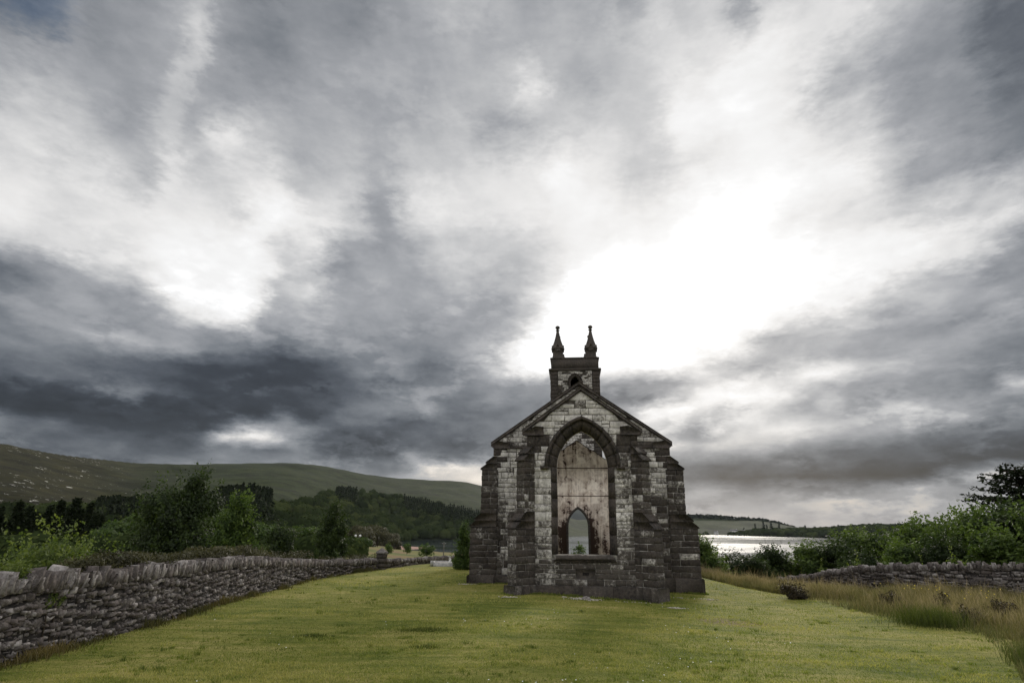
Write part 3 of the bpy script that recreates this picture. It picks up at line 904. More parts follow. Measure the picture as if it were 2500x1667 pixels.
def chancel_tone(u, z):
    if z > 7.35:
        return 0.76 - 0.25 * (rng.random() < 0.16) - (0.2 if abs(u) > 1.9 else 0)
    if z > 6.3:
        return 0.12 if abs(u) > 1.85 else 0.52
    if z > 3.3:
        return 0.53 + (0.05 if u < 0 else -0.05)
    if z > 1.6:
        return 0.40
    return 0.31 + 0.22 * (rng.random() < 0.12)


def two_band(fr, zs, spans, tone):
    for z0, z1, hr, wr in zs:
        ashlar(fr, z0, z1, spans, hr, wr, tone)


two_band(front(0.25), [(0.44, 0.72, (0.27, 0.29), (0.4, 0.85)), (0.72, 1.14, (0.2, 0.23), (0.35, 0.8)), (1.14, 1.55, (0.19, 0.22), (0.3, 0.7)),
                       (1.55, 5.68, (0.26, 0.46), (0.38, 0.95)), (5.68, 7.2, (0.26, 0.42), (0.34, 0.85)), (7.2, 9.30, (0.27, 0.42), (0.36, 0.9))], chancel_span, T(chancel_tone, 0.10))
# block with the drain slot
fr = front(0.25)
mk('vent_block', *prism([(-0.42, 0.72), (0.46, 0.72), (0.46, 1.14), (-0.42, 1.14)], fr, -0.04, 0.01, [[(-0.10, 0.88), (0.18, 0.88), (0.18, 1.0), (-0.10, 1.0)]]), M['dressing'], church, tone=0.12)
mk('vent_slot_shade', *box(-0.15, 0.23, 0.262, 0.274, 0.84, 1.04), M['mortar_dark'], church)  # thin dark sheet behind the hole, standing in for its shade


# nave east front, both sides of the chancel, and the gable above it
def nave_span(z):
    if z < 7.2:
        return [(-4.82, -2.2), (2.2, 4.82)]
    hw = max(0, (NV_AP - 0.03 - z) / ns)
    inner = (CH_AP - z) / cs - 0.75 if z < 9.2 else 0
    return [(-hw, -inner), (inner, hw)] if inner > 0.15 else [(-hw, hw)]


def nave_tone(u, z):
    if z > 7.4:
        return 0.66 - 0.3 * (rng.random() < 0.25)
    if z > 7.0:
        return 0.36
    if z > 6.0:
        return 0.74
    if z > 4.6:
        return 0.60
    if z > 3.2:
        return 0.52 - 0.3 * (rng.random() < 0.3)
    if z > 1.6:
        return 0.42 if abs(u) < 4.2 else 0.2
    return 0.26 + (0.18 if u > 0 and u < 4 else 0)


two_band(front(4.9), [(0.5, 3.4, (0.26, 0.38), (0.35, 0.8)), (3.4, 6.6, (0.20, 0.36), (0.28, 0.7)), (6.6, 7.2, (0.24, 0.30), (0.3, 0.6)), (7.2, 10.6, (0.24, 0.38), (0.34, 0.8))], nave_span, T(nave_tone, 0.12))


def dark_tone(u, z):
    return rng.uniform(0.0, 0.24) + (0.12 if rng.random() < 0.12 else 0)


# buttresses
def buttress(base, d, w, stages, slabs, seen_faces, name='buttress', ext=0.29):
    """stepped buttress: base point, outward direction, width; stages are (z0, z1, projection)"""
    d = np.array([*d, 0.]) / np.hypot(*d)
    p = np.array([-d[1], d[0], 0.])
    c = np.array([*base, 0.])
    core = MB()
    for z0, z1, Lg in stages:
        core.add(*prism([(-w / 2 + 0.025, z0), (w / 2 - 0.025, z0), (w / 2 - 0.025, z1), (-w / 2 + 0.025, z1)], (c, p, Z3, d), -0.3, Lg - 0.025))
    core.build(name, M['mortar'], church)
    zz = 0.46
    for z0, z1, Lg in stages:
        z0 = max(z0, 0.46)
        nrow = max(1, round((z1 - z0) / 0.31))
        hs = (z1 - z0) / nrow
        for r_ in range(nrow):
            za, zb = z0 + r_ * hs, z0 + (r_ + 1) * hs
            pr = rng.uniform(0.0, 0.025)
            if 'end' in seen_faces:
                add_stone([(-w / 2, za), (w / 2, za), (w / 2, zb), (-w / 2, zb)], (c + d * Lg, p, Z3, d), dark_tone(0, za) + 0.08, pr, 0.025, inset=0.026)
            for nm, sg in (('pos', 1), ('neg', -1)):
                if nm in seen_faces:
                    eu_ = -d
                    full = Lg + ext
                    cut = full * rng.uniform(0.35, 0.7) if rng.random() < 0.85 else full
                    for a, b_ in ((0, cut), (cut, full)):
                        if b_ - a > 0.05:
                            add_stone([(a, za), (b_, za), (b_, zb), (a, zb)], (c + p * sg * w / 2 + d * Lg, eu_, Z3, p * sg), dark_tone(0, za) + (0.3 if rng.random() < 0.06 else 0), rng.uniform(0.0, 0.02), 0.025, inset=0.026)
    for zb, Lo, zt, Li in slabs:
        mk('weathering', *prism([(Lo + 0.07, zb), (Lo + 0.07, zb + 0.05), (Lo + 0.04, zb + 0.09), (Li, zt), (-0.22, zt), (-0.22, zb)], (c, d, Z3, p), -w / 2 - 0.05, w / 2 + 0.05), M['dressing'], church, tone=0.03)


for s in (-1, 1):
    buttress((s * 2.65, 0.25), (s, -1), 0.60, [(-0.6, 2.86, 0.86), (2.86, 5.92, 0.36)],
             [(2.86, 0.86, 3.20, 0.60), (3.203, 0.62, 3.62, 0.30), (5.92, 0.38, 6.26, 0.14), (6.263, 0.16, 6.62, -0.10)],
             ('end', 'pos' if s < 0 else 'neg'))
    buttress((s * 4.82, 5.22), (s, 0), 0.72, [(-0.6, 2.92, 1.18), (2.92, 5.95, 0.63)],
             [(2.92, 1.18, 3.26, 0.90), (3.263, 0.92, 3.64, 0.60), (5.95, 0.63, 6.28, 0.33), (6.283, 0.35, 6.66, 0.0)],
             ('end', 'pos' if s < 0 else 'neg'), ext=0.30)
    # quoins of the nave corner above the buttress
    for za in np.arange(6.02, 7.0, 0.33):
        add_stone([(s * 4.42 - 0.40, za), (s * 4.42 + 0.40, za), (s * 4.42 + 0.40, za + 0.32), (s * 4.42 - 0.40, za + 0.32)] if rng.random() < 0.5 else
                  [(s * 4.6 - 0.22, za), (s * 4.6 + 0.22, za), (s * 4.6 + 0.22, za + 0.32), (s * 4.6 - 0.22, za + 0.32)], front(4.87), 0.08, 0.01, 0.02)

# tower east face
def tower_span(z):
    w = BEL.half(z, 0.2) if z > 13.9 else 0
    return [(-1.62, -w), (w, 1.62)] if w > 0.05 else [(-1.62, 1.62)]


ashlar(front(28.0), 9.2, 17.2, tower_span, (0.15, 0.26), (0.2, 0.5), T(lambda u, z: 0.62 if rng.random() < 0.75 else 0.2, 0.10), seen=0.6)
for s in (-1, 1):
    z = 9.2
    while z < 17.1:
        wq = rng.uniform(0.62, 0.74)
        add_stone([(s * 2.0 - 0.34, z), (s * 2.0 + 0.34, z), (s * 2.0 + 0.34, min(17.2, z + 0.36)), (s * 2.0 - 0.34, min(17.2, z + 0.36))], front(27.99), 0.10, rng.uniform(0.02, 0.05), 0.02, seen=0.6)
        z += 0.36
# unseen long sides, coarser
for s in (-1, 1):
    fr = (np.array([s * 4.85, 0, 0]), Y3, Z3, np.array([s, 0, 0.]))

    def lspan(z):
        L, y = [], 5.95
        for yc in LAN:
            w = Arch(0.55, 1.0, 4.6, 2.0).half(z) if 1.95 < z < 5.6 else 0
            if w > 0.05:
                L.append((y, yc - w))
                y = yc + w
        return L + [(y, 28.0)]
    ashlar(fr, -0.3, 6.9, lspan, (0.3, 0.45), (0.5, 1.0), T(lambda u, z: 0.45, 0.15), seen=0.01)
    fr = (np.array([s * 2.62, 0, 0]), Y3, Z3, np.array([s, 0, 0.]))
    ashlar(fr, -0.3, 7.1, lambda z: [(0.5, 4.88)], (0.3, 0.45), (0.5, 1.0), T(lambda u, z: 0.4, 0.15), seen=0.01)
    fr = (np.array([s * 2.34, 0, 0]), Y3, Z3, np.array([s, 0, 0.]))
    ashlar(fr, -0.3, 17.2, lambda z: [(28.02, 32.7)], (0.3, 0.45), (0.5, 1.0), T(lambda u, z: 0.3, 0.15), seen=0.01)

# the 300 stones that show largest are objects, the rest one piece
STONES.sort(key=lambda t: -t[3])
for V, F, tn, _ in STONES[:298]:
    mk('stone', V, F, M['ashlar'], church, tone=tn)
b = MB()
for V, F, tn, _ in STONES[298:]:
    b.add(V, F, tn)
tag(b.build('stone', M['ashlar'], church), kind='stuff')

# plinth
def plinth_run(P0, P1, nrm, name='plinth_stone', top=0.44, proud=0.12, piece=1.15):
    P0, P1, nrm = np.array([*P0, 0.]), np.array([*P1, 0.]), np.array([*nrm, 0.])
    Lg = np.linalg.norm(P1 - P0)
    d = (P1 - P0) / Lg
    n_ = max(1, round(Lg / piece))
    cut = np.linspace(0, Lg, n_ + 1) + np.concatenate([[0], rng.uniform(-0.15, 0.15, n_ - 1), [0]])
    for a, c in zip(cut[:-1], cut[1:]):
        j_ = rng.normal(0, 0.006)
        mk(name, *prism([(-0.06, -0.6), (proud + j_, -0.6), (proud + j_, top - 0.07), (proud * 0.35, top), (-0.06, top)],
                        (P0 + d * a, nrm, Z3, d), 0.006, c - a - 0.006), M['dressing'], church, tone=rng.uniform(0.03, 0.2))


plinth_run((-2.22, 0.25), (2.22, 0.25), (0, -1))
for s in (-1, 1):
    d = np.array([s, -1]) / math.sqrt(2)
    p = np.array([-d[1], d[0]])
    c = np.array([s * 2.65, 0.25])
    q = p if (p[1] < 0) else -p          # side that faces the viewer
    mk('plinth_block', *prism([(-0.40, -0.6), (0.40, -0.6), (0.40, 0.40), (0.36, 0.46), (-0.36, 0.46), (-0.40, 0.40)], (np.array([*c, 0.]), np.array([*p, 0.]), Z3, np.array([*d, 0.])), 0.62, 0.99), M['dressing'], church, tone=0.30)
    a_, b_ = c + q * 0.30 + d * 0.62, c + q * 0.30 - d * 0.32
    plinth_run(tuple(a_), tuple(b_), tuple(q), piece=0.6, proud=0.10)
    plinth_run((s * 2.3, 4.9), (s * 6.0, 4.84), (0, -1), top=0.5, piece=1.4)
    plinth_run((s * 6.0, 4.78), (s * 6.0, 5.62), (s, 0), top=0.5, proud=0.13, piece=2)

# copings, kneelers and string course
for nm, ap, sh, hw, y0, y1 in (('gable_coping', CH_AP, CH_SH, CH_HW, 0.10, 0.98), ('gable_coping', NV_AP, NV_SH, NV_HW, 4.76, 5.68)):
    sl = (ap - sh) / hw
    for s in (-1, 1):
        npc = 4 if hw < 4 else 6
        for k in range(npc):
            x0, x1 = hw * k / npc, hw * (k + 1) / npc
            g = 0.004 if k else 0.0
            f = lambda x: ap - sl * x
            P_ = [(s * (x0 + g), f(x0 + g)), (s * x1, f(x1)), (s * x1, f(x1) + 0.16), (s * (x0 + g), f(x0 + g) + 0.16)]
            mk(nm, *prism(P_, front(0), -y0, -y1), M['dressing'], church, tone=rng.uniform(0.05, 0.16))
            P_ = [(s * (x0 + g), f(x0 + g) - 0.05), (s * x1, f(x1) - 0.05), (s * x1, f(x1) - 0.002), (s * (x0 + g), f(x0 + g) - 0.002)]
            mk('coping_moulding', *prism(P_, front(0), -y0 - 0.05, -y1 + 0.05), M['dressing'], church, tone=rng.uniform(0.02, 0.1))
    for s in (-1, 1):
        if hw < 4:
            kp = [(-hw, sh + 0.10), (-hw, sh - 0.02), (-hw + 0.12, sh - 0.12), (-1.82, sh - 0.12), (-1.82, sh + 0.28), (-2.2, sh + 0.32), (-hw + 0.12, sh + 0.04)]
        else:
            kp = [(-hw, sh + 0.10), (-hw, sh - 0.06), (-hw + 0.16, sh - 0.20), (-3.9, sh - 0.20), (-3.9, sh + 0.10), (-4.5, sh + 0.22)]
        mk('kneeler', *prism([(x * -s, z) for x, z in kp], front(0), -y0 - 0.02, -y0 - 0.5), M['dressing'], church, tone=0.02)
for s in (-1, 1):
    mk('string_course', *prism([(0, 7.07), (0.10, 7.10), (0.10, 7.16), (0, 7.22)], (np.array([0, 4.9, 0.]), -Y3, Z3, X3), min(s * 2.3, s * 3.88), max(s * 2.3, s * 3.88)), M['dressing'], church, tone=0.02)

# the great window: jamb stones, arch stones, hood mould, sill, bars
prof = [(0.03, 0.24), (-0.04, 0.235), (-0.08, 0.30), (-0.13, 0.33), (-0.16, 0.45), (-0.23, 0.50), (-0.25, 0.62), (-0.25, 0.95), (0.05, 0.95)]
for side in (-1, 1):
    cuts = [0, 0.22, 0.42, 0.63, 0.82, 1.0]
    for a, c in zip(cuts[:-1], cuts[1:]):
        mk('jamb_stone', *WIN.sweep(a + 0.002, c - 0.002, side, prof, 1), M['dressing'], church, tone=rng.uniform(0.02, 0.16))
    cuts = [1, 1.2, 1.4, 1.6, 1.8, 2.0]
    for a, c in zip(cuts[:-1], cuts[1:]):
        mk('arch_stone', *WIN.sweep(a + 0.002, c - (0.002 if c < 2 else 0), side, [(0.225, 0.24)] + prof[1:-1] + [(0.22, 0.95)], 4), M['dressing'], church, tone=rng.uniform(0.02, 0.10))
        mk('hood_mould', *WIN.sweep(a + 0.001, c - (0.001 if c < 2 else 0), side, [(0.20, 0.20), (0.14, 0.10), (0.20, 0.03), (0.27, 0.03), (0.34, 0.245), (0.22, 0.25)], 4), M['dressing'], church, tone=0.02)
    mk('label_stop', *box(min(side * 1.58, side * 1.98), max(side * 1.58, side * 1.98), 0.05, 0.249, 5.56, 5.70), M['dressing'], church, tone=0.02)
    # pale back of the window splay
    mk('window_splay', *WIN.sweep(0, 2, side, [(-0.27, 0.954), (-0.20, 1.25), (0.35, 1.25), (0.35, 0.954)], 18), M['plaster'], church)
mk('window_sill', *prism([(0.34, 1.55), (0.34, 1.66), (0.0, 1.752), (-0.55, 1.752), (-0.55, 1.55)], (np.array([0, 0.40, 0.]), -Y3, Z3, X3), -1.30, 1.30), M['dressing'], church, tone=0.24)
mk('sill_string', *prism([(0.0, 1.44), (0.10, 1.47), (0.10, 1.548), (0.0, 1.548)], (np.array([0, 0.249, 0.]), -Y3, Z3, X3), -1.40, 1.40), M['dressing'], church, tone=0.02)
for zb in (5.66, 4.37):
    mk('iron_bar', *tube([(-1.3, 0.70, zb), (0, 0.70, zb - 0.01), (1.3, 0.70, zb)], 0.022, 6), M['iron'], church)

# ------------------------------------------------------------------ dry-stone walls
def gz(x, y):
    return float(ground_z(x, y))


def drystone(name, label, path, top, side, cop_h, thick=0.5, sizes=((0.07, 0.17), (0.08, 0.27)), cop_t=(0.035, 0.14), lean=0.2, n_each=298):
    """rubble wall along a path; top gives the height of its crest, side the direction (+1 right, -1 left of the path) that is seen"""
    P = np.array(path, float)
    seg = np.linalg.norm(np.diff(P, axis=0), axis=1)
    acc = np.concatenate([[0], np.cumsum(seg)])
    tp = np.array(top, float)
    root = thing(name, label, 'wall', (P[0][0], P[0][1], 0))
    org = np.array([P[0][0], P[0][1], 0.])

    def at(s):
        x, y = np.interp(s, acc, P[:, 0]), np.interp(s, acc, P[:, 1])
        e = 0.6
        d = np.array([np.interp(s + e, acc, P[:, 0]) - np.interp(s - e, acc, P[:, 0]), np.interp(s + e, acc, P[:, 1]) - np.interp(s - e, acc, P[:, 1]), 0.])
        d /= np.linalg.norm(d) + 1e-9
        return np.array([x, y, 0.]), d

    L = acc[-1]
    zt = lambda s: float(np.interp(s, acc, tp))
    items, cops = [], []
    # core
    ss = np.arange(0, L + 0.01, 0.8)
    rows = []
    for s in ss:
        p, d = at(s)
        n = np.array([d[1], -d[0], 0]) * side
        g = gz(p[0], p[1])
        z1 = zt(s) - cop_h(s) - 0.03
        for off, z in ((0.0, g - 0.5), (-0.02, z1), (-thick, z1), (-thick, g - 0.5)):
            rows.append(p + n * (off - 0.03) + Z3 * z - org)
    i = np.arange(len(ss) - 1)[:, None] * 4
    j = np.arange(4)[None]
    mk('wall_core', np.array(rows), np.stack([i + j, i + (j + 1) % 4, i + 4 + (j + 1) % 4, i + 4 + j], -1).reshape(-1, 4), M['mortar_dark'], root)
    # body stones, in wavering courses, with smaller packing stones set back between them
    wave = lambda s, r_: 0.05 * math.sin(s * 0.7 + r_ * 1.3) + 0.05 * math.sin(s * 2.9 + r_ * 2.2) + 0.03 * math.sin(s * 6.1 + r_ * 4.0)
    for z, row, back in ((-1.9, 0, False), (-1.84, 3, True)):
      while z < tp.max():
          h = rng.uniform(*sizes[0])
          s = rng.uniform(0, 0.2)
          while s < L:
              w = rng.uniform(*sizes[1]) * (1.5 if rng.random() < 0.10 else 1)
              p, d = at(s + w / 2)
              g, z1 = gz(p[0], p[1]) - 0.12, zt(s) - cop_h(s) + 0.05
              zz, hh = z + wave(s, row), h * rng.uniform(0.85, 1.12)
              if zz > g - 0.1 and zz < z1 - 0.04:
                  hh = min(hh, z1 - zz)
                  n = np.array([d[1], -d[0], 0]) * side
                  jt = 0.30 * min(w, hh)
                  q = np.array([(-w / 2, 0), (w / 2, 0), (w / 2, hh), (-w / 2, hh)]) + rng.normal(0, jt * 0.5, (4, 2))
                  q[:, 1] += zz
                  V, F = stone_geo(q, (p - org, d, Z3, n), rng.uniform(-0.06, -0.03) if back else rng.uniform(-0.02, 0.06), 0.04, 0.022, 0.045)
                  items.append((V, F, float(np.clip(rng.normal(0.30, 0.15), 0.02, 0.85)), (0.4 if back else 1.0) * math.sqrt(w * hh) / np.linalg.norm(p - np.array([0, 0, 3.]))))
              s += w
          z += h
          row += 1
    # upright coping stones
    s = 0.0
    while s < L:
        t_ = rng.uniform(*cop_t)
        p, d = at(s + t_ / 2)
        n = np.array([d[1], -d[0], 0]) * side
        hh = cop_h(s) * rng.uniform(0.62, 1.2) * (1 + 0.07 * math.sin(s * 1.9))
        if rng.random() < 0.07:
            hh *= 0.4
        z0 = zt(s) - cop_h(s)
        dep = thick * rng.uniform(0.7, 1.0)
        ln = lean + rng.normal(0, 0.16)
        ring = []
        for k, (zf, sc) in enumerate(((-0.04, 1.0), (0.55, 0.97), (1.0, rng.uniform(0.6, 0.9)))):
            for a, b_ in ((-1, 0.02), (1, 0.02), (1, -1), (-1, -1)):
                off = d * (a * t_ / 2 * sc * 0.98 + ln * zf * hh) + n * ((b_ * dep if b_ < 0 else b_ + 0.03) * (1 if b_ > 0 else sc)) + Z3 * (z0 + zf * hh)
                ring.append(p + off + rng.normal(0, 0.02, 3) - org)
        V = np.array(ring)
        F = [[3, 2, 1, 0], [8, 9, 10, 11]]
        for k in (0, 4):
            for q in range(4):
                F.append([k + q, k + (q + 1) % 4, k + 4 + (q + 1) % 4, k + 4 + q])
        cops.append((V, np.array(F), float(np.clip(rng.normal(0.34, 0.17), 0.02, 0.9)), math.sqrt(t_ * hh) / np.linalg.norm(p - np.array([0, 0, 3.]))))
        s += t_ * 1.03
    for nm, lst in (('stone', items), ('coping_stone', cops)):
        lst.sort(key=lambda q: -q[3])
        for V, F, tn, _ in lst[:n_each]:
            mk(nm, V, F, M['rubble'], root, tone=tn)
        if len(lst) > n_each:
            b = MB()
            for V, F, tn, _ in lst[n_each:]:
                b.add(V, F, tn)
            tag(b.build(nm, M['rubble'], root), kind='stuff')
    return root


lw_path = [(-11.3, 8.5), (-10.95, 14.2), (-10.75, 18), (-10.9, 27), (-10.75, 36), (-9.8, 41), (-8.9, 43.9)]
drystone('stone_wall', 'long dry-stone wall with upright coping stones along the left edge of the lawn', lw_path,
         [1.92, 1.90, 1.80, 1.66, 1.06, 0.85, 0.78], 1, lambda s: float(np.interp(s, [0, 6, 20, 36], [0.45, 0.41, 0.33, 0.28])))
drystone('stone_wall', 'low far dry-stone wall running down from the gate pillar behind the lawn', [(-8.55, 44.9), (-7.4, 48.5), (-6.2, 53), (-5.0, 58), (-3.6, 63)],
         [0.72, 0.62, 0.5, 0.35, 0.1], 1, lambda s: 0.27, sizes=((0.14, 0.24), (0.2, 0.5)), cop_t=(0.09, 0.2), n_each=60)
drystone('stone_wall', 'dry-stone wall with a ragged crest beyond the long grass on the right', [(32, 27.5), (26.4, 31.4), (22.9, 35.2), (21.1, 38.6), (20.5, 41.2), (20.7, 45.5), (21.7, 53.8)],
         [1.75, 1.55, 1.25, 0.93, 0.55, -0.12, -0.95], -1, lambda s: 0.34, sizes=((0.08, 0.2), (0.12, 0.45)), cop_t=(0.06, 0.18), lean=0.05)
# gate pillar in the left wall
g_ = gz(-8.75, 44.35)
gp = thing('gate_pillar', 'short square stone pillar with a pointed cap where the left wall dips', 'pillar', (-8.75, 44.35, g_), rad(20))
for k in range(4):
    V, F = box(-0.32 + 0.01 * (k % 2), 0.32 - 0.012 * (k % 2), -0.32 + 0.01 * (k % 2), 0.32 - 0.012 * (k % 2), -0.2 + k * 0.3, -0.2 + k * 0.3 + 0.29)
    mk('stone', V + rng.normal(0, 0.012, V.shape), F, M['dressing'], gp, tone=0.2)
V, F = lathe([(0.0, 1.0), (0.52, 1.0), (0.52, 1.10), (0.06, 1.38), (0.0, 1.38)], 4, (0, 0, 0), rad(45))
mk('cap', V, F, M['rubble'], gp, tone=0.4)


# ------------------------------------------------------------------ plants
def leaves(C, Nrm, size, tones, aspect=0.55, fold=0.25):
    """leaf-sized folded faces at C, facing Nrm"""
    n = len(C)
    Nrm = Nrm / (np.linalg.norm(Nrm, axis=1)[:, None] + 1e-9)
    R = rng.normal(0, 1, (n, 3))
    Tn = np.cross(Nrm, R)
    Tn /= np.linalg.norm(Tn, axis=1)[:, None] + 1e-9
    B = np.cross(Nrm, Tn)
    s = (np.full(n, size) if np.isscalar(size) else size)[:, None]
    v0, v2 = C - Tn * s * 0.5, C + Tn * s * 0.5
    v1 = C + B * s * aspect * 0.5 - Nrm * s * fold * 0.4
    v3 = C - B * s * aspect * 0.5 - Nrm * s * fold * 0.4
    V = np.stack([v0, v1, v2, v3], 1).reshape(-1, 3)
    i = np.arange(n)[:, None] * 4
    F = np.concatenate([i + np.array([[0, 1, 2]]), i + np.array([[0, 2, 3]])])
    return V, F, np.repeat(tones, 4)


def crown_pts(lobes, n, shell=0.55, jit=0.6):
    """points and normals over a set of ellipsoid lobes (x,y,z,rx,ry,rz)"""
    Lb = np.array(lobes, float)
    wt = (Lb[:, 3] * Lb[:, 4] + Lb[:, 3] * Lb[:, 5] + Lb[:, 4] * Lb[:, 5])
    k = rng.choice(len(Lb), n, p=wt / wt.sum())
    D = rng.normal(0, 1, (n, 3))
    D /= np.linalg.norm(D, axis=1)[:, None]
    r_ = shell + (1.08 - shell) * rng.random(n) ** 0.6
    C = Lb[k, :3] + D * Lb[k, 3:] * r_[:, None]
    Nn = D + rng.normal(0, jit, (n, 3)) + np.array([0, 0, 0.35])
    tn = np.clip(rng.normal(0.45, 0.2, n) + 0.15 * rng.normal(0, 1, len(Lb))[k], 0, 1)
    return C, Nn, tn


def make_lobes(h, w, style):
    L = []
    if style == 'round':
        for q in range(16):
            f = rng.uniform(0.28, 0.92)
            prof = math.sin(math.pi * min(1, (f - 0.1) * 1.05)) ** 0.6
            a, r_ = rng.uniform(0, 6.28), w / 2 * prof * rng.uniform(0.25, 0.75)
            s_ = w * rng.uniform(0.13, 0.24)
            L.append((r_ * math.cos(a), r_ * math.sin(a), f * h, s_, s_, s_ * 0.85))
    elif style == 'bush':
        for q in range(14):
            f = rng.uniform(0.12, 0.86)
            prof = math.sqrt(max(0.05, 1 - f * f * 0.9))
            a, r_ = rng.uniform(0, 6.28), w / 2 * prof * rng.uniform(0.2, 0.8)
            s_ = w * rng.uniform(0.12, 0.2)
            L.append((r_ * math.cos(a), r_ * math.sin(a), f * h, s_, s_, min(s_, 0.2 * h)))
    elif style == 'cone':
        for q in range(34):
            f = rng.uniform(0.06, 0.95)
            prof = (1 - f) ** 0.75 if f > 0.2 else 0.84
            a, r_ = rng.uniform(0, 6.28), w / 2 * prof * rng.uniform(0.3, 0.85)
            s_ = w * rng.uniform(0.07, 0.13) * (0.55 + 0.45 * prof)
            L.append((r_ * math.cos(a), r_ * math.sin(a), f * h, s_, s_, s_ * 1.5))
        L.append((0, 0, h * 0.93, w * 0.05, w * 0.05, h * 0.07))
        for q in range(6):
            f = q / 6 * 0.85 + 0.06
            L.append((0, 0, f * h, w * 0.28 * (1 - f) + 0.1, w * 0.28 * (1 - f) + 0.1, h * 0.1))
    return L


def twigs(lobes, k=1.0):
    return [(x, y, z, a * k, b * k, c * k) for x, y, z, a, b, c in lobes]


def trunk_mesh(h, w, lobes, r0, lean=0.0):
    b = MB()
    pts = [(0, 0, -0.3), (0.02 * h, 0.01 * h, h * 0.2), (lean * h * 0.4, 0.02 * h, h * 0.5), (lean * h * 0.6, 0, h * 0.85)]
    b.add(*tube(pts, [r0 * 1.25, r0, r0 * 0.6, r0 * 0.15], 7))
    for x, y, z, *_ in random.sample(list(lobes), min(9, len(lobes))):
        z0 = max(0.12 * h, z - 0.35 * h)
        b.add(*tube([(0.01 * h, 0, z0), (x * 0.5, y * 0.5, (z0 + z) / 2 + 0.04 * h), (x, y, z)], [r0 * 0.45, r0 * 0.28, r0 * 0.08], 5))
    return b


def tree(name, label, h, w, style, n, leaf, mat, loc, rz=0.0, group=None, cat='tree', part='crown', shell=0.5, r0=None, extra=None, sprays=0.0, trunk=True):
    root = thing(name, label, cat, loc, rz, group)
    lobes = make_lobes(h, w, style) + list(extra or [])
    C, Nn, tn = crown_pts(lobes, int(n * (1 - sprays)), shell)
    if sprays:      # loose shoots beyond the outline
        k = int(n * sprays / 14)
        C2, N2, t2 = crown_pts(lobes, k, 0.95)
        D = N2 / np.linalg.norm(N2, axis=1)[:, None] + np.array([0, 0, 0.7])
        st = rng.uniform(0, 1, (k, 14, 1))
        C2 = (C2[:, None] + D[:, None] * st * (0.10 * w + 0.12) + rng.normal(0, leaf * 0.5, (k, 14, 3))).reshape(-1, 3)
        C, Nn, tn = np.concatenate([C, C2]), np.concatenate([Nn, rng.normal(0, 1, C2.shape) + [0, 0, .5]]), np.concatenate([tn, np.repeat(t2 + 0.15, 14)])
    C[:, 2] = np.maximum(C[:, 2], 0.05)
    V, F, tt = leaves(C, Nn, leaf * rng.uniform(0.7, 1.3, len(C)), tn)
    mk(part, V, F, M[mat], root, tone=tt)
    if trunk:
        trunk_mesh(h, w, lobes, r0 or 0.022 * h).build('trunk', M['bark'], root, smooth=True)
    return root


def conifer(name, label, h, w, loc, n_whorl=17, per=9, leaf=0.3, mat='needles', group=None, flat=False, rz=0.0, bare=0.12):
    root = thing(name, label, 'conifer', loc, rz, group)
    b = MB().add(*tube([(0, 0, -0.4), (0, 0, h * 0.5), (0, 0, h)], [0.02 * h, 0.012 * h, 0.003 * h], 6))
    Cs, Ns = [], []
    for q in range(n_whorl):
        f = bare + (0.98 - bare) * q / (n_whorl - 1)
        if flat:
            Lb = w / 2 * min(1.0, 0.55 + 1.1 * (1 - f)) * (1 if f < 0.9 else 0.6)
        else:
            Lb = w / 2 * (1 - f) ** 0.8 + 0.04 * w
        for k in range(per):
            a = rng.uniform(0, 6.28)
            ll = Lb * rng.uniform(0.6, 1.12)
            up = rng.uniform(0.05, 0.28) if flat else rng.uniform(-0.25, 0.12)
            m_ = max(5, int(ll / leaf * 3.2))
            t_ = rng.random(m_) ** 0.7
            z0 = f * h + rng.normal(0, h * 0.012)
            pts = np.stack([np.cos(a) * ll * t_, np.sin(a) * ll * t_, z0 + ll * (up * t_ - 0.18 * t_ * t_ * (0 if flat else 1))], -1)
            pts += rng.normal(0, leaf * 0.35, pts.shape) * np.array([1, 1, 0.6])
            Cs.append(pts)
            Ns.append(np.tile([0, 0, 1.0], (m_, 1)) + rng.normal(0, 0.5, (m_, 3)))
            if k % 3 == 0:
                b.add(*tube([(0, 0, z0), (np.cos(a) * ll * 0.9, np.sin(a) * ll * 0.9, z0 + ll * up * 0.8)], [0.006 * h, 0.001 * h], 4))
    C, Nn = np.concatenate(Cs), np.concatenate(Ns)
    V, F, tt = leaves(C, Nn, leaf * rng.uniform(0.8, 1.5, len(C)), np.clip(rng.normal(0.45, 0.2, len(C)), 0, 1), 0.45)
    mk('crown', V, F, M[mat], root, tone=tt)
    b.build('trunk', M['bark'], root, smooth=True)
    return root


def polar(a, r):
    return r * math.sin(rad(a)), r * math.cos(rad(a))


def on_ground(a, r, dz=0.0):
    x, y = polar(a, r)
    return (x, y, gz(x, y) + dz)


def top_at(a, r, e):
    """height of a thing standing at bearing a, distance r whose top is seen at elevation e"""
    x, y = polar(a, r)
    return 3.0 + r * math.tan(rad(e)) - gz(x, y)


